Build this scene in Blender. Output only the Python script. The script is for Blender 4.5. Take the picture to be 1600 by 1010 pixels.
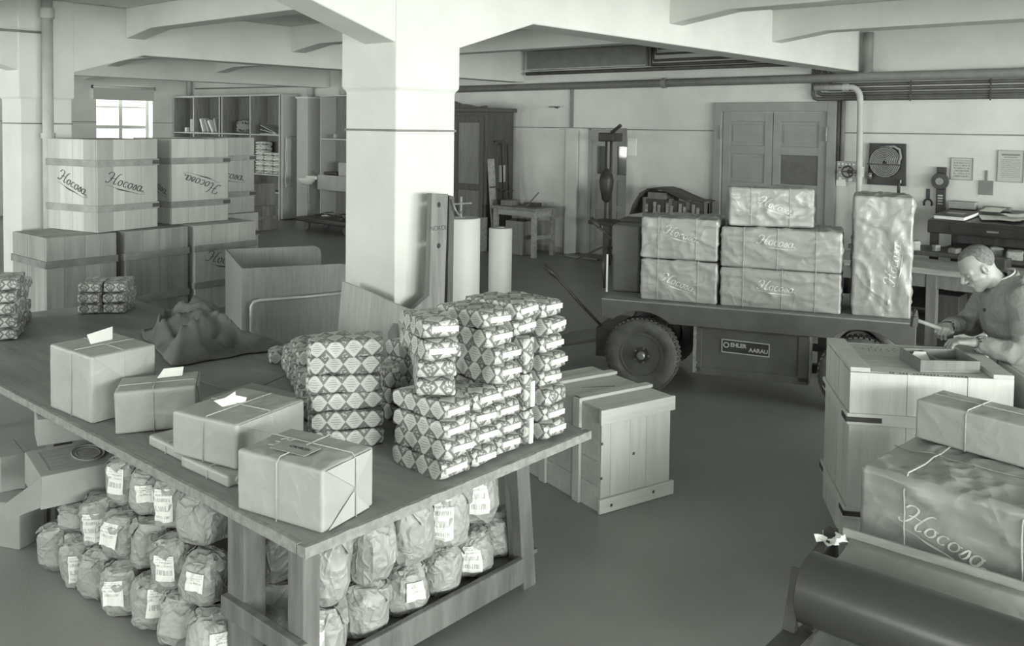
import bpy, bmesh, math, random
import numpy as np
from mathutils import Vector, Matrix, noise as mnoise

for _o in list(bpy.data.objects):
    bpy.data.objects.remove(_o)
SC = bpy.context.scene
COL = SC.collection
R = math.radians
PI = math.pi

# ------------------------------------------------------------------ camera
# room axes: +x runs away to the right (to the wall with the doors), +y runs away to the left
FPX, PPY, PITCH, ROLL, YAW, EYE = 1410.0, 257.0, .04206, .013156, .84968, 2.2
_cp, _sp = math.cos(PITCH), math.sin(PITCH)
_W = Matrix(((math.cos(YAW), math.sin(YAW), 0), (-math.sin(YAW), math.cos(YAW), 0), (0, 0, 1)))
_fw, _dn, _rt = Vector((0, _cp, -_sp)), Vector((0, -_sp, -_cp)), Vector((1, 0, 0))
_r = _W @ (math.cos(ROLL) * _rt - math.sin(ROLL) * _dn)
_d = _W @ (math.sin(ROLL) * _rt + math.cos(ROLL) * _dn)
_f = _W @ _fw
cam_data = bpy.data.cameras.new('camera')
cam = bpy.data.objects.new('camera', cam_data)
COL.objects.link(cam)
cam.matrix_world = Matrix(((_r.x, -_d.x, -_f.x, 0), (_r.y, -_d.y, -_f.y, 0), (_r.z, -_d.z, -_f.z, EYE), (0, 0, 0, 1)))
cam_data.sensor_fit = 'HORIZONTAL'
cam_data.sensor_width = 36
cam_data.lens = FPX / 1600 * 36
cam_data.shift_y = -(505 - PPY) / 1600
cam_data.clip_start = .05
SC.camera = cam

# ------------------------------------------------------------------ light
vs = SC.view_settings
vs.view_transform = 'Standard'
vs.look = 'None'
vs.exposure = 0.05
vs.gamma = 1
vs.use_curve_mapping = False
TINT = (.972, 1.0, .945)

world = bpy.data.worlds.new('overcast_sky')
SC.world = world
world.use_nodes = True
_bg = world.node_tree.nodes['Background']
_bg.inputs[0].default_value = (.97, 1.0, .97, 1)
_bg.inputs[1].default_value = 1.6

YR = -9.2      # window wall beside the camera (outside the picture)
XF = -3.6      # window wall behind the camera (outside the picture)
XB = 12.4      # wall with the doors
YL = 22.34     # far wall with the window
ZC = 3.55      # slab
WIN_RIGHT = [-1.6, 1.9, 5.4, 8.9]      # window centres, 2.6 m wide
WIN_FRONT = [(-5.0, 2.2), (2.3, .8), (8.5, 2.0), (14.0, 2.0), (19.0, 2.0)]   # centre, width

def daylight(name, loc, rot, sx, sy, per_m2):
    l = bpy.data.lights.new(name, 'AREA')
    l.shape = 'RECTANGLE'; l.size = sx; l.size_y = sy; l.energy = per_m2 * sx * sy
    l.color = (.985, 1, .97)
    o = bpy.data.objects.new(name, l); COL.objects.link(o)
    o.location = loc; o.rotation_euler = rot
    return o
# daylight of every window and of the added far one: one brightness for each facade
for _x in WIN_RIGHT:
    daylight('window_right_offscreen', (_x, YR - .06, 2.05), (R(90), 0, 0), 2.6, 2.1, 108)
for _y, _w in WIN_FRONT:
    daylight('window_behind_offscreen', (XF - .06, _y, 2.05), (R(90), 0, R(-90)), _w, 1.9, 55)
daylight('window_far_daylight', (10.6, YL + .36, 2.4), (R(-90), 0, 0), 1.4, 1.3, 18.7)
daylight('window_far_added_light', (5.2, YL + .36, 2.05), (R(-90), 0, 0), 3.2, 1.9, 18.7)  # fill light at the added unseen window, brightens the far floor
# ------------------------------------------------------------------ helpers
def ray(px, py):
    return (px - 800) / FPX * _r + (py - PPY) / FPX * _d + _f
def atz(px, py, z):           # point of a horizontal plane seen at a pixel of the photograph
    d = ray(px, py); t = (z - EYE) / d.z
    return Vector((d.x * t, d.y * t, z))
def atx(px, py, x):           # point of the plane x = const
    d = ray(px, py); t = x / d.x
    return Vector((x, d.y * t, EYE + d.z * t))
def aty(px, py, y):
    d = ray(px, py); t = y / d.y
    return Vector((d.x * t, y, EYE + d.z * t))

def link(o, parent=None):
    COL.objects.link(o)
    if parent is not None: o.parent = parent
    return o
def tag(o, label, cat, group=None):
    o['label'] = label; o['category'] = cat
    if group: o['group'] = group
    return o
def thing(name, label, cat, loc=(0, 0, 0), rz=0, group=None):
    o = bpy.data.objects.new(name, None)
    o.empty_display_size = .1
    o.location = loc; o.rotation_euler = (0, 0, rz)
    COL.objects.link(o)
    return tag(o, label, cat, group)
def struct(o):
    o['kind'] = 'structure'; return o
def dup(root, loc=None, rot=None, label=None, group=None):
    r = root.copy(); COL.objects.link(r)
    if loc is not None: r.location = loc
    if rot is not None: r.rotation_euler = rot
    if label: r['label'] = label
    if group: r['group'] = group
    for ch in list(root.children):
        c = ch.copy(); COL.objects.link(c); c.parent = r
        for g in list(ch.children):
            d = g.copy(); COL.objects.link(d); d.parent = c
    return r

class G:
    """collects geometry of ONE mesh"""
    def __init__(s): s.v = []; s.f = []; s.uv = []; s.M = None
    def add(s, vs, fs, uvs=None):
        n = len(s.v)
        if s.M is not None: vs = [s.M @ Vector(p) for p in vs]
        s.v += [tuple(p) for p in vs]
        s.f += [tuple(i + n for i in f) for f in fs]
        if uvs: s.uv += uvs
        return s
    def box(s, x0, x1, y0, y1, z0, z1, M=None):
        p = [(x, y, z) for z in (z0, z1) for y in (y0, y1) for x in (x0, x1)]
        if M is not None: p = [M @ Vector(q) for q in p]
        return s.add(p, [(0, 2, 3, 1), (4, 5, 7, 6), (0, 1, 5, 4), (2, 6, 7, 3), (0, 4, 6, 2), (1, 3, 7, 5)])
    def bar(s, a, b, w, h, up=(0, 0, 1)):
        a, b = Vector(a), Vector(b); d = (b - a).normalized()
        u = Vector(up)
        if abs(d.dot(u)) > .98: u = Vector((1, 0, 0))
        sd = d.cross(u).normalized(); u = sd.cross(d)
        p = [c + sd * (w / 2 * i) + u * (h / 2 * j) for c in (a, b) for i, j in ((-1, -1), (1, -1), (1, 1), (-1, 1))]
        return s.add(p, [(3, 2, 1, 0), (4, 5, 6, 7), (0, 1, 5, 4), (1, 2, 6, 5), (2, 3, 7, 6), (3, 0, 4, 7)])
    def cyl(s, a, b, r0, r1=None, n=16, caps=True):
        r1 = r0 if r1 is None else r1
        return s.tube([a, b], [r0, r1], n, caps)
    def tube(s, pts, r, n=10, caps=True, closed=False):
        pts = [Vector(p) for p in pts]; m = len(pts)
        rs = r if isinstance(r, (list, tuple)) else [r] * m
        ref = None; V = []
        for i, p in enumerate(pts):
            if closed: d = pts[(i + 1) % m] - pts[i - 1]
            else: d = pts[min(i + 1, m - 1)] - pts[max(i - 1, 0)]
            d.normalize()
            if ref is None:
                ref = Vector((0, 0, 1)) if abs(d.z) < .9 else Vector((1, 0, 0))
            a = d.cross(ref)
            if a.length < 1e-6: a = d.orthogonal()
            a.normalize(); b = a.cross(d); ref = b
            for k in range(n):
                t = 2 * PI * k / n
                V.append(p + (a * math.cos(t) + b * math.sin(t)) * rs[i])
        F = []
        for i in range(m if closed else m - 1):
            j = (i + 1) % m
            for k in range(n):
                l = (k + 1) % n
                F.append((i * n + k, i * n + l, j * n + l, j * n + k))
        if caps and not closed:
            F.append(tuple(range(n))[::-1]); F.append(tuple((m - 1) * n + k for k in range(n)))
        return s.add(V, F)
    def lathe(s, prof, M=None, n=24):
        V = []; m = len(prof)
        for rr, z in prof:
            for k in range(n):
                t = 2 * PI * k / n
                q = Vector((rr * math.cos(t), rr * math.sin(t), z))
                V.append(M @ q if M is not None else q)
        F = [(i * n + k, i * n + (k + 1) % n, (i + 1) * n + (k + 1) % n, (i + 1) * n + k) for i in range(m - 1) for k in range(n)]
        F += [tuple(range(n))[::-1], tuple((m - 1) * n + k for k in range(n))]
        return s.add(V, F)
    def prism(s, poly, t, M):
        """poly in the local xy plane of M, thickness t along +z of M"""
        n = len(poly)
        V = [M @ Vector((x, y, 0)) for x, y in poly] + [M @ Vector((x, y, t)) for x, y in poly]
        F = [tuple(range(n))[::-1], tuple(range(n, 2 * n))] + [(i, (i + 1) % n, n + (i + 1) % n, n + i) for i in range(n)]
        return s.add(V, F)
    def mesh(s, name, smooth=False):
        me = bpy.data.meshes.new(name)
        me.from_pydata(s.v, [], s.f)
        if s.uv and len(s.uv) == len(me.loops):
            l = me.uv_layers.new(name='UVMap')
            l.data.foreach_set('uv', [c for p in s.uv for c in p])
        if smooth: me.shade_smooth()
        me.validate()
        return me
    def build(s, name, mat, parent=None, bev=0, smooth=False, loc=None):
        me = s.mesh(name, smooth)
        fixn(me)
        o = bpy.data.objects.new(name, me)
        me.materials.append(mat)
        link(o, parent)
        if loc is not None: o.location = loc
        if bev:
            b = o.modifiers.new('bevel', 'BEVEL'); b.width = bev; b.segments = 2; b.limit_method = 'ANGLE'
        return o
def fixn(me):
    bm = bmesh.new(); bm.from_mesh(me)
    bmesh.ops.recalc_face_normals(bm, faces=bm.faces)
    bm.to_mesh(me); bm.free()
def auto(o, ang=40):
    me = o.data
    me.shade_smooth()
    try: me.set_sharp_from_angle(angle=R(ang))
    except Exception: pass
    return o
def plane_M(o, u, v):
    """matrix with local x along u, y along v, z = u x v at o"""
    u = Vector(u).normalized(); v = Vector(v).normalized(); w = u.cross(v)
    return Matrix(((u.x, v.x, w.x, o[0]), (u.y, v.y, w.y, o[1]), (u.z, v.z, w.z, o[2]), (0, 0, 0, 1)))

# ------------------------------------------------------------------ materials (all procedural)
def _nt(name):
    m = bpy.data.materials.new(name); m.use_nodes = True
    nt = m.node_tree
    return m, nt, nt.nodes['Principled BSDF']
def grey(v):
    return (v * TINT[0], v * TINT[1], v * TINT[2], 1)
def N(nt, typ, **kw):
    n = nt.nodes.new(typ)
    for k, val in kw.items(): setattr(n, k, val)
    return n
def ramp(nt, fac, a, b, p0=.3, p1=.7):
    r = N(nt, 'ShaderNodeValToRGB')
    e = r.color_ramp.elements
    e[0].position = p0; e[0].color = grey(a); e[1].position = p1; e[1].color = grey(b)
    nt.links.new(fac, r.inputs[0]); return r.outputs[0]
def mat(name, a, b=None, rough=.7, scale=6, bump=.0, bscale=None, stretch=(1, 1, 1), metal=0, rnd=0, spec=.4, p=(.3, .7), detail=5, crease=0, cscale=9):
    """two-tone noise material; rnd varies tone from object to object"""
    b = a if b is None else b
    m, nt, bs = _nt(name)
    tc = N(nt, 'ShaderNodeTexCoord'); mp = N(nt, 'ShaderNodeMapping')
    mp.inputs['Scale'].default_value = stretch
    nt.links.new(tc.outputs['Object'], mp.inputs[0])
    vec = mp.outputs[0]
    if rnd:
        oi = N(nt, 'ShaderNodeObjectInfo')
        mu = N(nt, 'ShaderNodeVectorMath', operation='SCALE'); mu.inputs[0].default_value = (17, 31, 23)
        nt.links.new(oi.outputs['Random'], mu.inputs['Scale'])
        ad = N(nt, 'ShaderNodeVectorMath', operation='ADD')
        nt.links.new(vec, ad.inputs[0]); nt.links.new(mu.outputs[0], ad.inputs[1]); vec = ad.outputs[0]
    nz = N(nt, 'ShaderNodeTexNoise'); nz.inputs['Scale'].default_value = scale; nz.inputs['Detail'].default_value = detail
    nz.inputs['Roughness'].default_value = .6
    nt.links.new(vec, nz.inputs['Vector'])
    c = ramp(nt, nz.outputs['Fac'], a, b, *p)
    if rnd:
        hv = N(nt, 'ShaderNodeHueSaturation')
        mr = N(nt, 'ShaderNodeMapRange'); mr.inputs[3].default_value = 1 - rnd; mr.inputs[4].default_value = 1 + rnd
        nt.links.new(oi.outputs['Random'], mr.inputs[0]); nt.links.new(mr.outputs[0], hv.inputs['Value'])
        nt.links.new(c, hv.inputs['Color']); c = hv.outputs[0]
    nt.links.new(c, bs.inputs['Base Color'])
    bs.inputs['Roughness'].default_value = rough; bs.inputs['Metallic'].default_value = metal
    bs.inputs['Specular IOR Level'].default_value = spec
    if bump:
        n2 = N(nt, 'ShaderNodeTexNoise'); n2.inputs['Scale'].default_value = bscale or scale * 3; n2.inputs['Detail'].default_value = 6
        nt.links.new(vec, n2.inputs['Vector'])
        bp = N(nt, 'ShaderNodeBump'); bp.inputs['Strength'].default_value = bump; bp.inputs['Distance'].default_value = .01
        nt.links.new(n2.outputs['Fac'], bp.inputs['Height']); nt.links.new(bp.outputs[0], bs.inputs['Normal'])
        if crease:                       # sharp paper creases: zero lines of two noises
            hs = None
            for k, (sc_, lo) in enumerate(((cscale, .5), (cscale * 1.9, .48))):
                n3 = N(nt, 'ShaderNodeTexNoise'); n3.inputs['Scale'].default_value = sc_; n3.inputs['Detail'].default_value = 1.5; n3.inputs['Distortion'].default_value = .6
                nt.links.new(vec, n3.inputs['Vector'])
                d_ = math_n(nt, 'ABSOLUTE', math_n(nt, 'SUBTRACT', n3.outputs['Fac'], lo))
                e_ = math_n(nt, 'MAXIMUM', math_n(nt, 'SUBTRACT', 1, math_n(nt, 'MULTIPLY', d_, 9)), 0)
                e_ = math_n(nt, 'MULTIPLY', e_, 1 - .4 * k)
                hs = e_ if hs is None else math_n(nt, 'ADD', hs, e_)
            b2 = N(nt, 'ShaderNodeBump'); b2.inputs['Strength'].default_value = crease; b2.inputs['Distance'].default_value = .02
            nt.links.new(hs, b2.inputs['Height']); nt.links.new(bp.outputs[0], b2.inputs['Normal']); nt.links.new(b2.outputs[0], bs.inputs['Normal'])
    return m

def math_n(nt, op, a, b=None, c=None):
    n = N(nt, 'ShaderNodeMath', operation=op)
    for i, x in enumerate((a, b, c)):
        if x is None: continue
        if isinstance(x, (int, float)): n.inputs[i].default_value = x
        else: nt.links.new(x, n.inputs[i])
    return n.outputs[0]
M_ = {}
M_['wall'] = mat('plaster', .62, .73, .85, 1.6, .25, 30, spec=.2)
M_['ceil'] = mat('whitewash', .63, .7, .85, 2.5, .25, 22, spec=.2)
M_['line'] = mat('painted_line', .2, .26, .8, 9)
M_['floor'] = mat('trodden_floor', .21, .26, .4, 1.1, .12, 70, spec=.5, detail=9)
M_['base'] = mat('wall_foot', .4, .5, .8, 4)
M_['table'] = mat('table_wood', .16, .29, .55, 5, .3, 30, stretch=(1, .25, 1), spec=.4)
M_['tedge'] = mat('worn_table_edge', .2, .33, .8, 26, .3, 60, stretch=(1, 1, 1), p=(.35, .75))
M_['post'] = mat('post_wood', .1, .19, .75, 8, .3, 30, stretch=(2, 2, .3))
M_['white_wood'] = mat('white_wood', .46, .55, .7, 5, .15, 26, stretch=(5, 5, .5), rnd=.07)
M_['white_wood_h'] = mat('white_wood_flat', .46, .55, .7, 5, .15, 26, stretch=(.5, 5, 5), rnd=.06)
M_['old_wood'] = mat('old_crate_wood', .46, .58, .75, 2.5, .25, 24, stretch=(4, 4, .45), rnd=.22)
M_['old_wood_dark'] = mat('weathered_crate_wood', .26, .4, .78, 2.5, .3, 24, stretch=(4, 4, .45), rnd=.13)
M_['batten'] = mat('batten_wood', .27, .4, .75, 7, .2, 30, rnd=.1)
M_['batten_dark'] = mat('dark_batten_wood', .16, .26, .75, 7, .2, 30, rnd=.1)
M_['dark_wood'] = mat('dark_wood', .06, .11, .55, 5, .2, 30, stretch=(4, 4, .4), rnd=.1)
M_['grey_wood'] = mat('grey_wood', .15, .24, .7, 5, .2, 30, stretch=(4, 4, .4), rnd=.15)
M_['ply'] = mat('plywood', .24, .31, .5, 7, .08, 30, stretch=(6, 6, .5), rnd=.08)
M_['pale_ply'] = mat('pale_plywood', .36, .46, .65, 6, .1, 30, stretch=(6, 6, .5), rnd=.06)
M_['bench'] = mat('bench_wood', .22, .4, .6, 5, .2, 30, stretch=(4, .5, 4), rnd=.08)
M_['kraft'] = mat('kraft_paper', .36, .42, .45, 3, .12, 24, rnd=.06, spec=.45, crease=.12, cscale=4)
M_['kraft2'] = mat('kraft_paper_dull', .29, .35, .34, 3, .1, 24, rnd=.06, spec=.6, crease=.26, cscale=2.6)
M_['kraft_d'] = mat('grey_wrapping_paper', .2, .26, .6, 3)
M_['sack'] = mat('sack_paper', .28, .36, .45, 7, .3, 16, rnd=.12, spec=.5, crease=.4, cscale=7.5)
M_['string'] = mat('string', .36, .46, .8, 60)
M_['string_d'] = mat('dark_string', .22, .3, .8, 60)
M_['white'] = mat('white_paper', .84, .88, .6, 5)
M_['ink'] = mat('ink', .06, .08, .7, 8)
M_['greyink'] = mat('grey_print', .2, .26, .7, 12)
M_['chalk'] = mat('white_paint', .6, .68, .7, 8)
M_['card'] = mat('cardboard', .27, .33, .75, 4, .08, 40, rnd=.06)
M_['truck'] = mat('truck_paint', .08, .125, .4, 4, .15, 40, spec=.5)
M_['truck_w'] = mat('worn_paint', .22, .38, .7, 30, .2, 50)
M_['plank_t'] = mat('platform_planks', .2, .33, .7, 5, .2, 30, stretch=(.5, 4, 4), rnd=.08)
M_['rubber'] = mat('rubber', .08, .14, .65, 12, .2, 60)
M_['rim'] = mat('wheel_rim', .08, .13, .4, 6, spec=.6)
M_['iron'] = mat('iron', .035, .07, .45, 12, .1, 40, spec=.5)
M_['steel'] = mat('steel', .22, .32, .45, 10, metal=.5)
M_['alu'] = mat('zinc', .5, .6, .4, 12, metal=.3)
M_['pipe'] = mat('grey_pipe', .19, .25, .5, 6)
M_['pipe_d'] = mat('dark_pipe', .07, .12, .5, 6)
M_['pipe_l'] = mat('pale_pipe', .42, .52, .5, 6)
M_['door'] = mat('door_paint', .27, .33, .5, 4, .08, 30)
M_['door_d'] = mat('dark_door_panel', .1, .15, .5, 5)
M_['door_s'] = mat('side_door_paint', .34, .4, .5, 4)
M_['frame'] = mat('window_frame', .62, .7, .5, 4)
M_['blind'] = mat('blind_cloth', .5, .56, .9, 30)
M_['shelf'] = mat('shelf_board', .5, .6, .6, 5, stretch=(1, 1, 1), rnd=.05)
M_['shelf_b'] = mat('shelf_wood', .2, .29, .7, 5, .1, 30, stretch=(5, 5, .4), p=(.35, .6))
M_['locker'] = mat('locker_paint', .45, .5, .5, 3)
M_['cloth'] = mat('tarpaulin', .11, .2, .85, 4, .3, 60, spec=.2)
M_['roll'] = mat('paper_roll', .52, .57, .5, 2, .05, 20)
M_['darkroll'] = mat('dark_roll', .05, .065, .3, 3, .05, 20, spec=.55)
M_['hose'] = mat('canvas_hose', .24, .38, .8, 40)
M_['black'] = mat('black_paint', .035, .055, .45, 6, spec=.4)
M_['desk'] = mat('desk_paint', .025, .045, .4, 5, spec=.4)
M_['notice'] = mat('notice_paper', .42, .5, .7, 5)
M_['porcelain'] = mat('porcelain', .75, .8, .25, 3)
M_['towel'] = mat('towel', .5, .62, .9, 20, stretch=(1, 8, 1))
M_['skin'] = mat('skin', .29, .36, .5, 14, .06, 60)
M_['hair'] = mat('hair', .08, .2, .7, 60, .4, 160)
M_['jacket'] = mat('work_jacket', .2, .26, .85, 10, .2, 90, spec=.2, crease=.25, cscale=5)
M_['trousers'] = mat('trousers', .12, .17, .9, 10, .2, 90)
M_['shirt'] = mat('shirt', .6, .68, .85, 10)

def glass_mat():
    m, nt, bs = _nt('window_glass')
    nt.nodes.remove(bs)
    t = N(nt, 'ShaderNodeBsdfTransparent'); g = N(nt, 'ShaderNodeBsdfGlossy'); g.inputs['Roughness'].default_value = .05
    mx = N(nt, 'ShaderNodeMixShader'); mx.inputs[0].default_value = .06
    nt.links.new(t.outputs[0], mx.inputs[1]); nt.links.new(g.outputs[0], mx.inputs[2])
    nt.links.new(mx.outputs[0], nt.nodes['Material Output'].inputs[0]); return m
M_['glass'] = glass_mat()

def math_n(nt, op, a, b=None, c=None):
    n = N(nt, 'ShaderNodeMath', operation=op)
    for i, x in enumerate((a, b, c)):
        if x is None: continue
        if isinstance(x, (int, float)): n.inputs[i].default_value = x
        else: nt.links.new(x, n.inputs[i])
    return n.outputs[0]
def diamond_mat():
    """wrapping paper printed with a harlequin of pale and grey lozenges"""
    m, nt, bs = _nt('lozenge_wrapping_paper')
    uv = N(nt, 'ShaderNodeUVMap'); sp = N(nt, 'ShaderNodeSeparateXYZ')
    nt.links.new(uv.outputs[0], sp.inputs[0])
    U = math_n(nt, 'DIVIDE', sp.outputs[0], .084); V = math_n(nt, 'DIVIDE', sp.outputs[1], .1)
    a = math_n(nt, 'ADD', U, V); b = math_n(nt, 'SUBTRACT', U, V)
    fa = math_n(nt, 'FLOOR', a); fb = math_n(nt, 'FLOOR', b)
    s = math_n(nt, 'ADD', fa, fb)
    chk = math_n(nt, 'FLOORED_MODULO', s, 2)          # 0 pale, 1 dark
    # inside coordinates
    ca = math_n(nt, 'ABSOLUTE', math_n(nt, 'SUBTRACT', math_n(nt, 'FRACT', a), .5))
    cb = math_n(nt, 'ABSOLUTE', math_n(nt, 'SUBTRACT', math_n(nt, 'FRACT', b), .5))
    inner = math_n(nt, 'LESS_THAN', math_n(nt, 'MAXIMUM', ca, cb), .33)
    nz = N(nt, 'ShaderNodeTexNoise'); nz.inputs['Scale'].default_value = 75; nz.inputs['Detail'].default_value = 1
    nt.links.new(uv.outputs[0], nz.inputs['Vector'])
    blob = math_n(nt, 'MULTIPLY', math_n(nt, 'GREATER_THAN', nz.outputs['Fac'], .5), inner)
    ln = math_n(nt, 'LESS_THAN', math_n(nt, 'FRACT', math_n(nt, 'MULTIPLY', sp.outputs[1], 95)), .38)
    txt = math_n(nt, 'MULTIPLY', ln, math_n(nt, 'LESS_THAN', math_n(nt, 'MAXIMUM', ca, cb), .3))
    pale = math_n(nt, 'SUBTRACT', .5, math_n(nt, 'MULTIPLY', txt, .2))
    dark = math_n(nt, 'ADD', .15, math_n(nt, 'MULTIPLY', blob, .28))
    val = math_n(nt, 'ADD', math_n(nt, 'MULTIPLY', pale, math_n(nt, 'SUBTRACT', 1, chk)), math_n(nt, 'MULTIPLY', dark, chk))
    cc = N(nt, 'ShaderNodeCombineColor')
    for i in range(3): nt.links.new(math_n(nt, 'MULTIPLY', val, TINT[i]), cc.inputs[i])
    nt.links.new(cc.outputs[0], bs.inputs['Base Color'])
    bs.inputs['Roughness'].default_value = .42
    n2 = N(nt, 'ShaderNodeTexNoise'); n2.inputs['Scale'].default_value = 26
    tc = N(nt, 'ShaderNodeTexCoord'); nt.links.new(tc.outputs['Object'], n2.inputs['Vector'])
    bp = N(nt, 'ShaderNodeBump'); bp.inputs['Strength'].default_value = .3; bp.inputs['Distance'].default_value = .01
    nt.links.new(n2.outputs['Fac'], bp.inputs['Height']); nt.links.new(bp.outputs[0], bs.inputs['Normal'])
    return m
M_['diamond'] = diamond_mat()
def print_mat(name, base, ink, rows, head=.0):
    """paper printed with rows of small type (flat print), UV 0..1"""
    m, nt, bs = _nt(name)
    uv = N(nt, 'ShaderNodeUVMap'); sp = N(nt, 'ShaderNodeSeparateXYZ'); nt.links.new(uv.outputs[0], sp.inputs[0])
    x, y = sp.outputs[0], sp.outputs[1]
    row = math_n(nt, 'LESS_THAN', math_n(nt, 'FRACT', math_n(nt, 'MULTIPLY', y, rows)), .5)
    nz = N(nt, 'ShaderNodeTexNoise'); nz.inputs['Scale'].default_value = 1; nz.inputs['Detail'].default_value = 0
    mp = N(nt, 'ShaderNodeMapping'); mp.inputs['Scale'].default_value = (rows * 5, rows, 1)
    nt.links.new(uv.outputs[0], mp.inputs[0]); nt.links.new(mp.outputs[0], nz.inputs['Vector'])
    wd = math_n(nt, 'GREATER_THAN', nz.outputs['Fac'], .46)
    mx = math_n(nt, 'LESS_THAN', math_n(nt, 'ABSOLUTE', math_n(nt, 'SUBTRACT', x, .5)), .38)
    my = math_n(nt, 'LESS_THAN', math_n(nt, 'ABSOLUTE', math_n(nt, 'SUBTRACT', y, .5 - head / 2)), .4 - head / 2)
    k = math_n(nt, 'MULTIPLY', math_n(nt, 'MULTIPLY', row, wd), math_n(nt, 'MULTIPLY', mx, my))
    val = math_n(nt, 'SUBTRACT', base, math_n(nt, 'MULTIPLY', k, base - ink))
    cc = N(nt, 'ShaderNodeCombineColor')
    for i in range(3): nt.links.new(math_n(nt, 'MULTIPLY', val, TINT[i]), cc.inputs[i])
    nt.links.new(cc.outputs[0], bs.inputs['Base Color']); bs.inputs['Roughness'].default_value = .65
    return m
M_['saclabel'] = print_mat('sack_label', .74, .42, 6)
M_['poster'] = print_mat('poster_print', .5, .28, 16, .16)
M_['notice_p'] = print_mat('notice_print', .5, .22, 8)
# ------------------------------------------------------------------ the room
def wall_cells(u0, u1, z0, z1, ops):
    us = sorted({u0, u1, *[o[0] for o in ops], *[o[1] for o in ops]})
    zs = sorted({z0, z1, *[o[2] for o in ops], *[o[3] for o in ops]})
    for a, b in zip(us, us[1:]):
        for c, d in zip(zs, zs[1:]):
            mu, mz = (a + b) / 2, (c + d) / 2
            if not any(o[0] < mu < o[1] and o[2] < mz < o[3] for o in ops): yield a, b, c, d
ZT = 3.6
T = .35
g = G(); g.box(XF - T, XB + 1.2, YR - T, YL + T, -.2, 0); struct(g.build('floor', M_['floor']))
g = G(); g.box(XF - T, XB + T, YR - T, YL + T, ZC, ZC + .2); struct(g.build('ceiling', M_['ceil']))
D1 = (8.39, 9.38, 0, 2.18)         # recessed side door
W1 = (9.92, 11.36, 1.05, 3.06)     # far window
g = G()
for a, b, c, d in wall_cells(YR - T, YL + T, 0, ZC, [D1]): g.box(XB, XB + T, a, b, c, d)
g.box(XB - .05, XB + .01, 9.38, 9.62, 0, 2.16)
g.box(XB + T, XB + 1.15, 8.1, 8.39, 0, 2.6); g.box(XB + T, XB + 1.15, 9.38, 9.7, 0, 2.6); g.box(XB + 1.1, XB + 1.2, 8.1, 9.7, 0, 2.6); g.box(XB + T, XB + 1.2, 8.1, 9.7, 2.4, 2.6)
struct(g.build('wall_back', M_['wall']))
g = G()
W2_ADDED = (3.6, 6.8, 1.1, 3.0)  # added opening out of view, lets more light onto the far floor
for a, b, c, d in wall_cells(XF - T, XB, 0, ZC, [W1, W2_ADDED]): g.box(a, b, YL, YL + T, c, d)
struct(g.build('wall_left', M_['wall']))
wr = [(x - 1.3, x + 1.3, 1.0, 3.1) for x in WIN_RIGHT]
g = G()
for a, b, c, d in wall_cells(XF - T, XB, 0, ZC, wr): g.box(a, b, YR - T, YR, c, d)
struct(g.build('wall_right', M_['wall']))
wf = [(y - w_ / 2, y + w_ / 2, 1.1, 3.0) for y, w_ in WIN_FRONT]
g = G()
for a, b, c, d in wall_cells(YR, YL, 0, ZC, wf): g.box(XF - T, XF, a, b, c, d)
struct(g.build('wall_front', M_['wall']))

def window(n, o, along, w, h, cols, rows):
    """o = lower corner at the glazing plane, along = unit vector of the width"""
    root = bpy.data.objects.new('window_%d' % n, None); COL.objects.link(root); struct(root)
    root.location = o; a = Vector(along); root.rotation_euler = (0, 0, math.atan2(a.y, a.x))
    f = G()
    f.box(0, .07, -.04, .04, 0, h); f.box(w - .07, w, -.04, .04, 0, h); f.box(0, w, -.04, .04, 0, .07); f.box(0, w, -.04, .04, h - .07, h)
    f.build('window_frame', M_['frame'], root)
    for i in range(1, cols):
        G().box(w * i / cols - .045, w * i / cols + .045, -.03, .03, .07, h - .07).build('mullion', M_['frame'], root)
    for j in range(1, rows):
        t = .04 if j % 2 == 0 else .018
        G().box(.07, w - .07, -.025, .025, h * j / rows - t, h * j / rows + t).build('glazing_bar', M_['frame'], root)
    for i in range(cols):
        for j in range(rows):
            G().box(w * i / cols + .03, w * (i + 1) / cols - .03, -.004, .004, h * j / rows + .012, h * (j + 1) / rows - .012).build('pane', M_['glass'], root)
    return root
window(1, (W1[0], YL + .28, W1[2]), (1, 0, 0), W1[1] - W1[0], W1[3] - W1[2], 2, 4)
window(2, (W2_ADDED[0], YL + .3, W2_ADDED[2]), (1, 0, 0), 3.2, 1.9, 4, 3)  # frame and panes of the added unseen window
k = 3
for x in WIN_RIGHT: window(k, (x - 1.3, YR - .2, 1.0), (1, 0, 0), 2.6, 2.1, 3, 3); k += 1
for y, w_ in WIN_FRONT: window(k, (XF - .2, y + w_ / 2, 1.1), (0, -1, 0), w_, 1.9, 1 if w_ < 1 else 3, 3); k += 1

# pillars: upper part a little wider than the shaft
def pillar(x0, y0, lab):
    g = G()
    w, d, c = .60, .58, .022
    rings = [(c, 0), (c, 2.43), (0, 2.455), (0, ZC)]
    V = []
    for e, z in rings:
        V += [(x0 + e, y0 + e, z), (x0 + w - e, y0 + e, z), (x0 + w - e, y0 + d - e, z), (x0 + e, y0 + d - e, z)]
    F = [(i * 4 + k, i * 4 + (k + 1) % 4, i * 4 + 4 + (k + 1) % 4, i * 4 + 4 + k) for i in range(3) for k in range(4)]
    g.add(V, F + [(3, 2, 1, 0), (12, 13, 14, 15)])
    o = struct(g.build('pillar', M_['ceil'], bev=.012))
    o['label'] = lab
    l = G(); e = .016; z0, z1 = 2.155, 2.17
    l.box(x0 + e, x0 + w - e, y0 + e, y0 + d - e, z0, z1)
    l.build('painted_line', M_['line'], o)
    return o
PX, FY = 4.0, [4.55, 10.62, 16.29]
FYB = [-7.19, -1.32] + FY
p1 = pillar(PX, FY[0], 'whitewashed concrete pillar behind the packing table')
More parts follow.
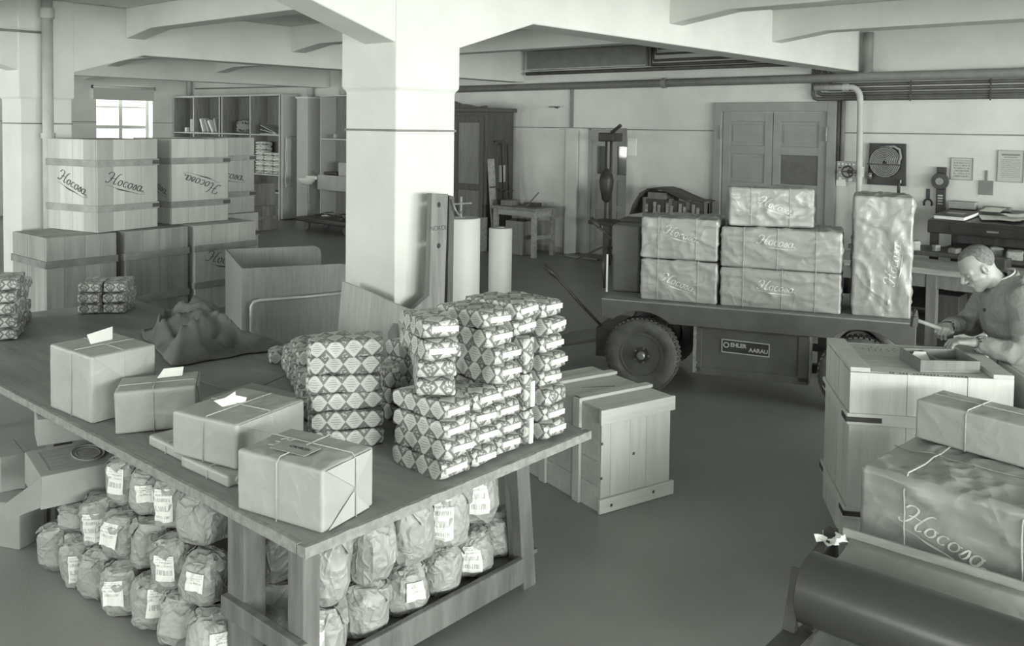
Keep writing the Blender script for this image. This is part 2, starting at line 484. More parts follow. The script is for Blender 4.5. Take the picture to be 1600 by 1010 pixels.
pillar(PX - .13, FY[1], 'whitewashed concrete pillar behind the stacked wooden crates')
pillar(PX - .2, FY[2], 'farthest whitewashed concrete pillar')
pillar(PX, FYB[0], 'whitewashed concrete pillar near the window wall')
for (yy, zz) in ((4.98, 1.02), (4.72, .94)):
    G().cyl((PX + .03, yy, zz), (PX + .012, yy, zz), .012).build('wall_plug', M_['pipe'], p1)
# main beams with haunches at the pillars
for i, fy in enumerate(FYB):
    px = PX if i < 3 else (PX - .13 if i == 3 else PX - .2)
    prof = [(XF, 3.0), (px - .83, 3.0), (px, 2.75), (px + .6, 2.75), (px + 1.43, 3.0), (XB, 3.0), (XB, ZC), (XF, ZC)]
    g = G(); g.prism([(x, z) for x, z in prof], -.32, plane_M((0, fy + .012, 0), (1, 0, 0), (0, 0, 1)))
    o = struct(g.build('ceiling_beam', M_['ceil'], bev=.012)); o['label'] = 'haunched concrete main beam'
# secondary beams
ys = [YR] + FYB + [YL]
for sx in (.7, 2.9, 5.08, 7.42, 9.6):
    for j in range(len(ys) - 1):
        a = ys[j] + (.32 if j else 0); b = ys[j + 1] + .02
        if b - a < 1: continue
        prof = [(a, 3.19), (a + .62, 3.28), (b - .62, 3.28), (b, 3.19), (b, ZC), (a, ZC)]
        g = G(); g.prism([(y, z) for y, z in prof], .24, plane_M((sx, 0, 0), (0, 1, 0), (0, 0, 1)))
        o = struct(g.build('ceiling_joist', M_['ceil'], bev=.01)); o['label'] = 'haunched concrete secondary beam'
# painted dado line on the walls
n = 1
for (x0, x1, y0, y1) in ((XB - .004, XB + .01, YR, 8.39), (XB - .004, XB + .01, 8.39, YL), (6.8, 9.92, YL - .004, YL + .01), (11.36, XB, YL - .004, YL + .01)):
    g = G(); g.box(x0, x1, y0, y1, 2.165 if y0 != 8.39 else 2.182, 2.182 if y0 != 8.39 else 2.196); struct(g.build('trim_%d' % n, M_['line'])); n += 1
g = G(); g.box(XB - .012, XB + .01, YR, 8.39, 0, .1); g.box(XB - .012, XB + .01, 9.7, YL, 0, .1); struct(g.build('baseboard_back', M_['base']))
# vertical wall joint beside the side door
g = G(); g.box(XB - .03, XB + .01, 9.50, 9.56, 2.19, 2.94); struct(g.build('trim_%d' % n, M_['pipe']))

# side door with two glazed leaves in its recess
dr = struct(bpy.data.objects.new('door_1', None)); COL.objects.link(dr); dr.location = (XB + .3, 8.39, 0)
g = G(); g.box(-.03, .05, 0, .06, 0, 2.16); g.box(-.03, .05, .93, .99, 0, 2.16); g.box(-.03, .05, .06, .93, 1.98, 2.2); g.build('door_frame', M_['door_s'], dr)
for y0 in (.06, .5):
    w = .43
    g = G(); g.box(0, .04, y0, y0 + w, 0, .18); g.box(0, .04, y0, y0 + .1, .18, 1.98); g.box(0, .04, y0 + w - .1, y0 + w, .18, 1.98)
    for z in (.78, 1.3, 1.88): g.box(0, .04, y0 + .1, y0 + w - .1, z, z + .1)
    lf = g.build('door_leaf', M_['door_s'], dr, bev=.004)
    for z0, z1 in ((.18, .78), (.88, 1.3)): G().box(.015, .03, y0 + .1, y0 + w - .1, z0, z1).build('panel', M_['door_s'], lf)
    G().box(.015, .03, y0 + .1, y0 + w - .1, 1.4, 1.88).build('pane', M_['glass'], lf)
# panelled double door
dd = struct(bpy.data.objects.new('door_2', None)); COL.objects.link(dd); dd.location = (XB, 5.82, 0)
g = G(); g.box(-.09, 0, -.94, -.81, 0, 2.6); g.box(-.09, 0, .81, .94, 0, 2.6); g.box(-.09, 0, -.81, .81, 2.46, 2.6); g.build('door_frame', M_['door'], dd, bev=.008)
for s in (-1, 1):
    a, b = (.005, .8) if s > 0 else (-.8, -.005)
    g = G(); g.box(-.05, -.01, a, a + .12, 0.02, 2.45); g.box(-.05, -.01, b - .12, b, .02, 2.45)
    for z0, z1 in ((.02, .2), (.78, .9), (1.3, 1.42), (1.84, 1.96), (2.32, 2.45)): g.box(-.05, -.01, a + .12, b - .12, z0, z1)
    lf = g.build('door_leaf', M_['door'], dd, bev=.004)
    for i, (z0, z1) in enumerate(((.2, .78), (.9, 1.3), (1.42, 1.84), (1.96, 2.32))):
        dark = s < 0 and i == 2
        p = G().box(-.03, -.015, a + .12, b - .12, z0, z1)
        if not dark: p.box(-.04, -.015, a + .16, b - .16, z0 + .05, z1 - .05)
        p.build('panel', M_['door_d'] if dark else M_['door'], lf, bev=.004)
    h = G(); h.cyl((-.1, s * .815, 2.05), (-.1, s * .815, 2.25), .018, n=8); h.box(-.1, -.05, s * .815 - .02, s * .815 + .02, 2.07, 2.23); h.build('hinge', M_['steel'], lf)
# roller blind over the far window
t = thing('roller_blind', 'rolled-up cloth blind above the far window', 'blind', (W1[0] - .12, YL - .06, 0))
g = G(); g.cyl((0, 0, 3.04), (1.6, 0, 3.04), .035, n=12); g.build('roller', M_['frame'], t, smooth=True)
G().box(.03, 1.57, -.012, 0, 2.74, 3.06).build('cloth', M_['blind'], t)
G().cyl((.03, -.006, 2.74), (1.57, -.006, 2.74), .014, n=8).build('hem_rod', M_['blind'], t)
for x in (0, 1.58): G().box(x, x + .02, -.03, .07, 3.0, 3.08).build('bracket', M_['iron'], t)

# ------------------------------------------------------------------ pipes
def pipe(name, label, pts, r, m, n=12, fit=()):
    g = G(); g.tube(pts, r, n)
    c = Vector(pts[0])
    t = thing(name, label, 'pipe', (0, 0, 0))
    g.build('pipe_run', m, t, smooth=True)
    for a, b, rr in fit:
        k = G(); k.cyl(a, b, rr, n=n); auto(k.build('collar', m, t))
    return t
cx, cy = 4.14, 10.53
pipe('downpipe', 'pale cast-iron downpipe standing before the pillar by the crates', [(cx, cy, 0), (cx, cy, ZC)], .058, M_['pipe_l'], 16,
     [((cx, cy, 2.0), (cx, cy, 2.06), .075), ((cx, cy, 3.33), (cx, cy, 3.44), .075)])
pipe('wall_conduit', 'thin dark conduit running sideways into the downpipe', [(2.6, 10.58, 3.15), (3.85, 10.58, 3.17), (4.1, 10.56, 3.17)], .013, M_['pipe'], 8)
zz = 2.95
pipe('heating_main', 'thick grey pipe running along the top of the door wall', [(12.22, -8.4, 2.93), (12.22, 4, 2.925), (12.22, 12.5, 2.89)], .062, M_['pipe'], 16,
     [((12.22, y, 2.925 - .002 * y), (12.22, y + .07, 2.925 - .002 * y), .08) for y in (7.55, 2.2)])
pipe('riser_pipe', 'grey pipe dropping beside the end of the main beam', [(12.25, 4.45, 2.95), (12.25, 4.45, 3.4), (12.25, 4.45, 3.52)], .07, M_['pipe'], 14)
for i, (z, r, y0) in enumerate(((2.9, .022, 4.94), (2.83, .024, 5.0), (2.765, .024, 5.06), (2.70, .028, 5.15), (2.638, .028, 5.22))):
    pipe('service_pipe', 'dark service pipe in the bank above the fire hose, %s' % ['topmost and thinnest', 'second from the top', 'middle one', 'second from the bottom', 'lowest'][i],
         [(12.32, y0, 3.15), (12.32, y0, z + .06), (12.32, y0 - .02, z + .02), (12.32, y0 - .06, z), (12.32, -2.4, z + .02)], r, M_['pipe_d'], 10)
for y in (3.9, 2.95, 1.6):
    tag(G().box(12.28, 12.3, y - .008, y + .008, 2.6, 2.9).build('pipe_clip', M_['iron']), 'upright iron clip holding the bank of service pipes', 'pipe clip', 'pipe clips on the door wall')
pts = [(12.2, 5.15, 2.79), (12.2, 4.66, 2.79)] + [(12.2, 4.66 - .14 * math.sin(t), 2.65 + .14 * math.cos(t)) for t in (.3, .6, .9, 1.2, 1.5)] + [(12.2, 4.51, 2.53), (12.2, 4.49, 1.0), (12.2, 4.49, .0)]
t = pipe('water_pipe', 'pale water pipe bending down to a hand wheel beside the fire hose', pts, .042, M_['pipe_l'], 14, [((12.2, 4.49, 1.58), (12.2, 4.49, 1.72), .055), ((12.2, 4.75, 2.79), (12.2, 4.68, 2.79), .05)])
w = G(); c = Vector((12.1, 4.62, 1.65))
w.tube([c + Vector((.0, .075 * math.cos(a), .075 * math.sin(a))) for a in [k * PI / 10 for k in range(20)]], .011, 8, closed=True)
for k in range(3):
    a = k * 2 * PI / 3; w.cyl(c, c + Vector((0, .075 * math.cos(a), .075 * math.sin(a))), .008, n=6)
hw = w.build('hand_wheel', M_['black'], t, smooth=True)
G().cyl(c, (12.2, 4.5, 1.65), .025, n=10).build('valve_stem', M_['iron'], t, smooth=True)
for i, y in enumerate((4.80, 4.86)):
    pipe('cable_duct', 'grey cable duct going down to the switch panel, %s' % ('beside the water pipe' if i == 0 else 'beside the double door'), [(12.36, y, 2.615), (12.36, y, 1.78)], .028, M_['pipe_d'] if i else M_['pipe'], 8)
for i, z in enumerate((3.46, 3.38, 3.28, 3.21)):
    pipe('ceiling_pipe', 'dark pipe high under the slab above the double door, %s' % ['topmost', 'second from top', 'third from top', 'lowest'][i],
         [(12.33, 7.9 - .04 * (3 - i), 3.54), (12.33, 7.9 - .04 * (3 - i), z), (12.33, 4.9, z)], .013 + .004 * i, M_['pipe_d'], 8)
pipe('corner_pipe', 'thin pipe in the room corner above the pigeonhole shelves', [(12.3, 22.2, 2.9), (12.3, 22.2, 3.5)], .05, M_['pipe_l'], 10)
pipe('shelf_conduit', 'thin conduit along the wall above the pigeonhole shelves', [(12.36, 22.0, 3.08), (12.36, 17.05, 3.05)], .014, M_['pipe'], 8)
pipe('basin_pipe', 'grey drain pipe rising behind the locker by the wash basin', [(12.3, 16.9, 2.81), (12.3, 16.9, 3.5)], .07, M_['pipe_l'], 10)
pipe('twin_pipe', 'pale pipe behind the tall shelf near the pillar', [(12.3, 15.7, 2.82), (12.3, 15.7, 3.5)], .09, M_['pipe_l'], 10)

t = thing('grey_wall_box', 'flat grey box high on the door wall above the side door', 'duct', (12.28, 7.98, 3.2))  # flat box in a darker grey than the wall behind it
G().box(0, .11, 0, 2.5, 0, .33).build('duct_casing', M_['pipe'], t, bev=.006); G().box(-.012, 0, .0, 2.5, .0, .02).build('lower_flange', M_['pipe_l'], t)
pipe('wall_box_pipe', 'dark pipe running below the grey box', [(12.3, 10.5, 3.14), (12.3, 5.3, 3.14)], .032, M_['pipe_d'], 10)
# ------------------------------------------------------------------ makers
def smooth_path(pts, per=6):
    P = [Vector((p[0], p[1], 0)) for p in pts]; out = []
    for i in range(len(P) - 1):
        a = P[max(i - 1, 0)]; b = P[i]; c = P[i + 1]; d = P[min(i + 2, len(P) - 1)]
        for k in range(per):
            t = k / per
            out.append(.5 * ((2 * b) + (c - a) * t + (2 * a - 5 * b + 4 * c - d) * t * t + (3 * b - a - 3 * c + d) * t ** 3))
    out.append(P[-1]); return out
def _ell(cx, cy, rx, ry, a0, a1, n=9):
    return [(cx + rx * math.cos(R(a0 + (a1 - a0) * i / n)), cy + ry * math.sin(R(a0 + (a1 - a0) * i / n))) for i in range(n + 1)]
SCRIPT = [
    [(-1.35, 1.45), (-1.2, 1.85), (-.75, 2.0), (-.35, 1.8), (-.3, 1.3), (-.45, .6), (-.75, .08), (-1.1, .0), (-1.3, .25)],
    [(1.15, 2.05), (.8, 1.95), (.55, 1.5), (.4, .8), (.38, .25), (.6, .0), (.95, .2)],
    [(-.75, .85), (-.3, 1.02), (.2, 1.0), (.55, 1.1)],
    _ell(1.6, .5, .38, .5, 60, 420, 12) + [(2.1, .95)],
    _ell(2.75, .5, .4, .5, 45, 320, 10),
    _ell(3.75, .5, .4, .5, 60, 420, 12) + [(4.3, .9)],
    [(4.45, .1), (4.75, .95), (4.95, .8), (5.05, .3), (4.8, 0), (4.5, .12)],
    _ell(5.75, .5, .42, .5, 40, 400, 12),
    [(6.2, 1.0), (6.05, .4), (6.2, .03), (6.6, .25), (6.85, .05)],
]
UNDER = [(-.9, -.4), (1.0, -.52), (2.0, -.62), (4.0, -.55), (6.2, -.5), (7.0, -.35), (7.3, -.15), (7.0, -.02), (6.6, -.15)]
def script_word(parent, M, size, m, rot=0, wid=.16, surf=None, name='lettering'):
    """the hand-lettered brand word on a face; M = plane at the word's centre, size = x-height"""
    g = G(); c, s = math.cos(rot), math.sin(rot)
    for si, st in enumerate(SCRIPT + [UNDER]):
        pts = smooth_path(st, 4)
        V, F = [], []
        n = len(pts)
        for i, p in enumerate(pts):
            d = pts[min(i + 1, n - 1)] - pts[max(i - 1, 0)]
            if d.length < 1e-6: d = Vector((1, 0, 0))
            d.normalize(); nn = Vector((-d.y, d.x, 0))
            if si == len(SCRIPT):
                t = i / (n - 1); w = wid * (.25 + 1.1 * math.exp(-((t - .28) / .1) ** 2))
            else: w = wid * (.4 + .75 * abs(d.y))
            for sg in (-1, 1):
                q = p + nn * (w / 2 * sg)
                x = (q.x + .3 * q.y - 2.9) * size; y = (q.y - .5) * size
                X, Y = x * c - y * s, x * s + y * c
                if surf: V.append(surf(X, Y))
                else: V.append(M @ Vector((X, Y, .0012 + .0002 * si)))
        F = [(2 * i, 2 * i + 1, 2 * i + 3, 2 * i + 2) for i in range(n - 1)]
        g.add(V, F)
    me = g.mesh(name); o = bpy.data.objects.new(name, me); me.materials.append(m); link(o, parent)
    return o
def text_obj(parent, s, M, size, m, name='lettering', depth=.001, bold=0):
    cu = bpy.data.curves.new('txt', 'FONT'); cu.body = s; cu.size = size; cu.align_x = 'CENTER'; cu.align_y = 'CENTER'; cu.extrude = depth; cu.offset = bold
    tmp = bpy.data.objects.new('txt', cu); COL.objects.link(tmp)
    dg = bpy.context.evaluated_depsgraph_get(); dg.update()
    me = bpy.data.meshes.new_from_object(tmp.evaluated_get(dg))
    bpy.data.objects.remove(tmp); bpy.data.curves.remove(cu)
    me.transform(M); me.materials.clear(); me.materials.append(m)
    o = bpy.data.objects.new(name, me); link(o, parent); return o

def wrinkle(p, seed, freq, st=(1, 1, 1)):
    q = Vector((p[0] * st[0], p[1] * st[1], p[2] * st[2])) * freq + Vector((seed * 7.3, seed * 3.1, seed * 5.7))
    a = mnoise.noise(q); b = mnoise.noise(q * 2.3 + Vector((9, 4, 2)))
    c = mnoise.noise(q * 1.1 + Vector((2, 8, 5)))
    return .35 * a + .5 * max(0, 1 - 5.5 * abs(b)) + .75 * max(0, 1 - 7 * abs(c)) - .12
def wbox(w, d, h, seg=.05, rad=.012, amp=.004, freq=5, seed=1, st=(1, 1, 1), bulge=.0):
    """paper-wrapped box: rounded, creased; origin at base centre"""
    nx, ny, nz = [max(3, min(56, int(round(l / seg)))) for l in (w, d, h)]
    pos = {}; V = []; F = []
    def coords(n, l):          # denser at the edges
        c = [-l / 2 + l * i / n for i in range(n + 1)]
        return [-l / 2, -l / 2 + rad * .5, -l / 2 + rad] + c[1:-1] + [l / 2 - rad, l / 2 - rad * .5, l / 2]
    cx, cy, cz = coords(nx, w), coords(ny, d), coords(nz, h)
    def disp(p, nrm):
        k = amp * wrinkle(p, seed, freq, st)
        if bulge: k += bulge * (1 - (2 * p[0] / w) ** 2) * (1 - (2 * p[1] / d) ** 2 if abs(nrm[0]) < .5 else 1) * (1 - min(1, (2 * p[2] / h) ** 2) if abs(nrm[2]) < .5 else 1)
        return k
    def vid(p):
        key = tuple(round(c, 5) for c in p)
        if key in pos: return pos[key]
        q = Vector(p)
        inn = Vector((max(-w / 2 + rad, min(w / 2 - rad, q.x)), max(-d / 2 + rad, min(d / 2 - rad, q.y)), max(-h / 2 + rad, min(h / 2 - rad, q.z))))
        dd = q - inn
        nrm = dd.normalized() if dd.length > 1e-9 else Vector((0, 0, 1))
        q = inn + nrm * rad
        k = disp(q, nrm)
        ed = sorted((w / 2 - abs(q.x), d / 2 - abs(q.y), h / 2 - abs(q.z)))[1]
        k *= min(1, .3 + ed / .07)
        if nrm.z < -.5: k = min(k, 0) * .2
        q = q + nrm * k
        q.z = max(q.z, -h / 2)
        pos[key] = len(V); V.append((q.x, q.y, q.z + h / 2)); return pos[key]
    def face(A, B, f):
        for i in range(len(A) - 1):
            for j in range(len(B) - 1):
                F.append((vid(f(A[i], B[j])), vid(f(A[i + 1], B[j])), vid(f(A[i + 1], B[j + 1])), vid(f(A[i], B[j + 1]))))
    face(cx, cz, lambda a, b: (a, -d / 2, b)); face(cx, cz, lambda a, b: (-a, d / 2, b))
    face(cy, cz, lambda a, b: (w / 2, a, b)); face(cy, cz, lambda a, b: (-w / 2, -a, b))
    face(cx, cy, lambda a, b: (a, b, h / 2)); face(cx, cy, lambda a, b: (a, -b, -h / 2))
    g = G(); g.add(V, F)
    def dsp(x, y, z, nrm):
        ed = sorted((w / 2 - abs(x), d / 2 - abs(y), h / 2 - abs(z - h / 2)))[1]
        return disp(Vector((x, y, z - h / 2)), nrm) * min(1, .3 + ed / .07)
    g.disp = dsp
    return g
def loop_string(axis, p, w, d, h, off, r, amp_r=.02):
    o = off
    if axis == 'x':
        c = [(p, -d / 2 - o, 0.002), (p, -d / 2 - o, h + o - amp_r), (p, -d / 2 + amp_r - o, h + o), (p, d / 2 - amp_r + o, h + o), (p, d / 2 + o, h - amp_r + o), (p, d / 2 + o, .002)]
    elif axis == 'y':
        c = [(-w / 2 - o, p, .002), (-w / 2 - o, p, h - amp_r + o), (-w / 2 + amp_r - o, p, h + o), (w / 2 - amp_r + o, p, h + o), (w / 2 + o, p, h - amp_r + o), (w / 2 + o, p, .002)]
    else:
        c = [(-w / 2 - o, -d / 2 - o, p), (w / 2 + o, -d / 2 - o, p), (w / 2 + o, d / 2 + o, p), (-w / 2 - o, d / 2 + o, p), (-w / 2 - o, -d / 2 - o, p)]
    g = G(); g.tube(c, r, 6); return g
def face_M(face, w, d, h, u=0, v=None, off=.004):
    """plane on a face of a box with base-centre origin; u along the face (left to right seen from outside), v height"""
    v = h / 2 if v is None else v
    if face == 'front': return plane_M((u, -d / 2 - off, v), (1, 0, 0), (0, 0, 1))
    if face == 'left': return plane_M((-w / 2 - off, -u, v), (0, -1, 0), (0, 0, 1))
    if face == 'right': return plane_M((w / 2 + off, u, v), (0, 1, 0), (0, 0, 1))
    if face == 'top': return plane_M((u, v, h + off), (1, 0, 0), (0, 1, 0))
def fold_flap(parent, face, w, d, h, L, tip, low=True, m='kraft', off=.002, lean=0):
    """triangular end flap of a wrapped parcel"""
    M = face_M(face, w, d, h, 0, 0, off)
    g = G()
    if low: poly = [(-L / 2, .004), (L / 2, .004), (lean, tip)]
    else: poly = [(-L / 2, h - .004), (lean, h - tip), (L / 2, h - .004)]
    g.prism(poly, .003, M)
    return g.build('end_flap', M_[m], parent, bev=.001)
def parcel(label, loc, rz, dims, m='kraft', strings=(), sm='string', sr=.0025, amp=.004, freq=5, seed=1, st=(1, 1, 1), flaps=(), bulge=0, name='parcel', group=None, rad=.012, tilt=(0, 0), cat='parcel'):
    w, d, h = dims
    t = thing(name, label, cat, loc, rz, group)
    if tilt != (0, 0): t.rotation_euler = (tilt[0], tilt[1], rz)
    g = wbox(w, d, h, amp=amp, freq=freq, seed=seed, st=st, bulge=bulge, rad=rad, seg=.02)
    b = g.build('wrapping', M_[m], t); auto(b, 50)
    for ax, p in strings: loop_string(ax, p, w, d, h, amp * .6 + bulge * .9 + sr * .6, sr).build('string', M_[sm], t, smooth=True)
    for fl in flaps: fold_flap(t, fl[0], w, d, h, fl[1], fl[2], fl[3], m, amp * .5, fl[4])
    t_disp[t.name] = g.disp
    return t
t_disp = {}
def corner_box(c, ang, w, d):
    """base centre of a box whose near corner is c and whose right-hand face runs along ang"""
    u = Vector((math.cos(ang), math.sin(ang))); v = Vector((-u.y, u.x))
    p = Vector((c[0], c[1])) + u * (w / 2) + v * (d / 2)
    return p.x, p.y

def crate(label, corner, ang, dims, z0, nf=5, nl=5, m='old_wood', bands=(.22, .75), bm='batten', letters=(), group=None, straps=True, th=.022, name='wooden_crate', cat='crate', bh=.075, open_right=True):
    """nailed box: every board its own piece; front = local -y, left = local -x"""
    w, d, h = dims
    x, y = corner_box(corner, ang, w, d)
    t = thing(name, label, cat, (x, y, z0), ang, group)
    rr = random.Random(hash(label) % 1000 if False else len(label) * 7 + int(w * 1000))
    def cuts(n, L):
        e = [0]
        for i in range(n): e.append(e[-1] + 1 + rr.uniform(-.25, .25))
        return [-L / 2 + L * k / e[-1] for k in e]
    gp = .0025
    for side in ('front', 'back'):
        c = cuts(nf, w)
        for a, b in zip(c, c[1:]):
            j = rr.uniform(0, .003); y0, y1 = (-d / 2 - j, -d / 2 + th) if side == 'front' else (d / 2 - th, d / 2 + j)
            G().box(a + gp / 2, b - gp / 2, y0, y1, 0, h - rr.uniform(0, .006)).build('plank', M_[m], t)
    for side in ('left', 'right'):
        c = cuts(nl, d - 2 * th)
        for a, b in zip(c, c[1:]):
            j = rr.uniform(0, .003); x0, x1 = (-w / 2 - j, -w / 2 + th) if side == 'left' else (w / 2 - th, w / 2 + j)
            G().box(x0, x1, a + gp / 2, b - gp / 2, 0, h - rr.uniform(0, .006)).build('plank', M_[m], t)
    c = cuts(nl, d - 2 * th)
    mh = 'white_wood_h' if m == 'white_wood' else m
    for a, b in zip(c, c[1:]): G().box(-w / 2 + th, w / 2 - th, a + gp / 2, b - gp / 2, h - th - .003, h - .003).build('lid_plank', M_[mh], t)
    for f in bands:
        z = h * f; b2 = .014
        G().box(-w / 2 - b2, w / 2 + b2, -d / 2 - b2 - .003, -d / 2 - .002, z - bh / 2, z + bh / 2).build('batten', M_[bm], t, bev=.003)
        G().box(-w / 2 - b2, w / 2 + b2, d / 2 + .002, d / 2 + b2 + .003, z - bh / 2, z + bh / 2).build('batten', M_[bm], t, bev=.003)
        G().box(-w / 2 - b2 - .003, -w / 2 - .002, -d / 2, d / 2, z - bh / 2, z + bh / 2).build('batten', M_[bm], t, bev=.003)
        G().box(w / 2 + .002, w / 2 + b2 + .003, -d / 2, d / 2, z - bh / 2, z + bh / 2).build('batten', M_[bm], t, bev=.003)
        if straps:
            s = G(); yy = -d / 2 - b2 - .006; xx = w / 2 + b2 + .006
            s.box(xx - .1, xx, yy, yy + .003, z - .022, z + .022); s.box(xx - .003, xx, yy, yy + .12, z - .022, z + .022)
            s.build('corner_strap', M_['pipe_d'], t)
    for face, u, v, size, rot in letters:
        script_word(t, face_M(face, w, d, h, u, v, .0045), size, M_['ink'], rot, .17)
    return t

# --- lozenge-patterned packets
def packet_mesh(L=.32, W=.165, H=.082, seed=0, amp=.006):
    nr, ns = 28, 14
    e = .24
    def ring(s):
        y = -L / 2 + L * s
        k = min(s, 1 - s) / .16; k = min(1, k)
        hh = H / 2 * (.78 + .22 * math.sin(k * PI / 2)); ww = W / 2 * (.97 + .03 * k)
        P = []
        for i in range(nr):
            a = 2 * PI * i / nr + PI / 4
            c, sn = math.cos(a), math.sin(a)
            p = Vector((ww * math.copysign(abs(c) ** e, c), y, hh * math.copysign(abs(sn) ** e, sn)))
            nz = mnoise.noise(p * 12 + Vector((seed * 5, seed * 3, 1))) * amp + (max(0, 1 - 3 * abs(mnoise.noise(p * 26 + Vector((seed, 2, seed))))) - .3) * amp * .7
            n = Vector((p.x / ww, 0, p.z / hh)).normalized()
            q = p + n * nz; q.z = max(q.z, -H / 2); P.append(q)
        return P
    g = G(); ys = [i / ns for i in range(ns + 1)]
    rings = [ring(s) for s in ys]
    per = [0]
    mid = rings[ns // 2]
    for i in range(nr): per.append(per[-1] + (mid[(i + 1) % nr] - mid[i]).length)
    V = [p for r_ in rings for p in r_]; F = []; UV = []
    for j in range(ns):
        for i in range(nr):
            k = (i + 1) % nr
            F.append((j * nr + i, j * nr + k, (j + 1) * nr + k, (j + 1) * nr + i))
            u0, u1 = L * ys[j], L * ys[j + 1]
            UV += [(u0, per[i]), (u0, per[i + 1]), (u1, per[i + 1]), (u1, per[i])]
    for j, sg in ((0, -1), (ns, 1)):            # ends, pushed in along a crease
        base = j * nr; R0 = rings[j]; c = sum(R0, Vector()) / nr
        prev = [base + i for i in range(nr)]; prevp = R0
        for sc, dy in ((.82, .010), (.45, .013)):
            ids = []
            nw = []
            for i in range(nr):
                p = c + (R0[i] - c) * sc + Vector((0, sg * dy * (1 + .5 * mnoise.noise(R0[i] * 30 + Vector((seed, sc * 9, 0)))), 0))
                ids.append(len(V)); V.append(p); nw.append(p)
            for i in range(nr):
                k = (i + 1) % nr
                F.append((prev[i], prev[k], ids[k], ids[i]))
                UV += [(q.x + .03, q.z + .044) for q in (prevp[i], prevp[k], nw[k], nw[i])]
            prev, prevp = ids, nw
        F.append(tuple(prev)); UV += [(q.x + .03, q.z + .044) for q in prevp]
    V = [Vector((p.x, p.y, p.z + H / 2)) for p in V]
    g.add(V, F, UV)
    me = g.mesh('packet'); fixn(me); me.materials.append(M_['diamond']); me.shade_smooth()
    try: me.set_sharp_from_angle(angle=R(48))
    except Exception: pass
    return me
PK = [packet_mesh(seed=i, amp=.009 + .002 * (i % 3)) for i in range(8)]
_lm = G(); _lm.box(-.06, .06, -.184, -.1735, .04, .064); LABEL_ME = _lm.mesh('label'); fixn(LABEL_ME); LABEL_ME.materials.append(M_['white'])
_pc = [0]
def packet(loc, rz, label, group, white=True, tilt=(0, 0), up=False):
    i = _pc[0]; _pc[0] += 1
    o = bpy.data.objects.new('patterned_packet', PK[(i * 5 + i // 7) % 8]); link(o)
    tag(o, label, 'packet', group)
    o.location = loc
    o.rotation_euler = (tilt[0], tilt[1], rz)
    if up: o.rotation_euler = (0, R(90), rz)
    if white:
        l = bpy.data.objects.new('label', LABEL_ME); link(l, o)
        l.location = (random.uniform(-.012, .012), 0, random.uniform(-.012, .004)); l.rotation_euler = (0, random.uniform(-.06, .06), 0)
    return o

# --- paper sacks
def sack_parts(seed, rx=.105, ry=.1, rz=.118):
    rnd = random.Random(seed)
    e1, e2 = .55, .7
    def S(th, ph, off=0):
        ct, st_, cp, sp = math.cos(th), math.sin(th), math.cos(ph), math.sin(ph)
        sg = lambda v, e: math.copysign(abs(v) ** e, v)
        p = Vector((rx * sg(cp, e1) * sg(ct, e2), ry * sg(cp, e1) * sg(st_, e2), rz * sg(sp, e1)))
        n = Vector((p.x / rx ** 2, p.y / ry ** 2, p.z / rz ** 2)).normalized()
        q = p * 11 + Vector((seed * 3.7, seed * 1.3, seed * 2.9))
        k = mnoise.noise(q) * .018 + max(0, 1 - 3 * abs(mnoise.noise(q * 1.3 + Vector((5, 1, 0))))) * .012 + max(0, 1 - 3.5 * abs(mnoise.noise(q * 2.9 + Vector((1, 7, 0))))) * .006
        p = p + n * (k + off)
        p.z = max(p.z, -rz * .93)
        return Vector((p.x, p.y, p.z + rz * .93))
    g = G(); nu, nv = 26, 15; V = []; F = []
    for j in range(1, nv):
        for i in range(nu): V.append(S(2 * PI * i / nu, -PI / 2 + PI * j / nv))
    for j in range(nv - 2):
        for i in range(nu):
            k = (i + 1) % nu; F.append((j * nu + i, j * nu + k, (j + 1) * nu + k, (j + 1) * nu + i))
    F.append(tuple(range(nu))[::-1]); F.append(tuple((nv - 2) * nu + i for i in range(nu)))
    g.add(V, F)
    def patch(a0, a1, b0, b1, off, tri=0, n=7, uv=False):
        q = G(); V = []; F = []; UV = []
        for j in range(n + 1):
            t = j / n; sh = 1 - tri * t
            for i in range(n + 1):
                s = i / n; a = (a0 + a1) / 2 + (a1 - a0) * (s - .5) * sh
                V.append(S(a, b0 + (b1 - b0) * t, off + (.012 * t * t if tri else 0)))
        for j in range(n):
            for i in range(n):
                F.append((j * (n + 1) + i, j * (n + 1) + i + 1, (j + 1) * (n + 1) + i + 1, (j + 1) * (n + 1) + i))
                UV += [(i / n, j / n), ((i + 1) / n, j / n), ((i + 1) / n, (j + 1) / n), (i / n, (j + 1) / n)]
        q.add(V, F, UV); return q
    a = PI + rnd.uniform(-.3, .3)
    lab = patch(a - .32, a + .32, -.22 + rnd.uniform(-.1, .2), .38 + rnd.uniform(-.1, .2), .0095)
    fl = []
    for k in range(3):
        c = a + (k - 1) * 1.5 + rnd.uniform(-.4, .4)
        b0 = rnd.uniform(.75, 1.1)
        fl.append(patch(c - .6, c + .6, b0, rnd.uniform(.1, .5), .004, tri=rnd.uniform(.6, 1.0)))
    return g, lab, fl
SACK = []
for sd in range(5):
    g, lab, fl = sack_parts(sd + 1)
    me = g.mesh('paper_sack'); fixn(me); me.materials.append(M_['sack']); me.shade_smooth(); me.set_sharp_from_angle(angle=R(24))
    lm = lab.mesh('label'); lm.materials.append(M_['saclabel'])
    fm = []
    for q in fl:
        k = q.mesh('folded_flap', True); k.materials.append(M_['sack']); fm.append(k)
    SACK.append((me, lm, fm))
_sk = [0]
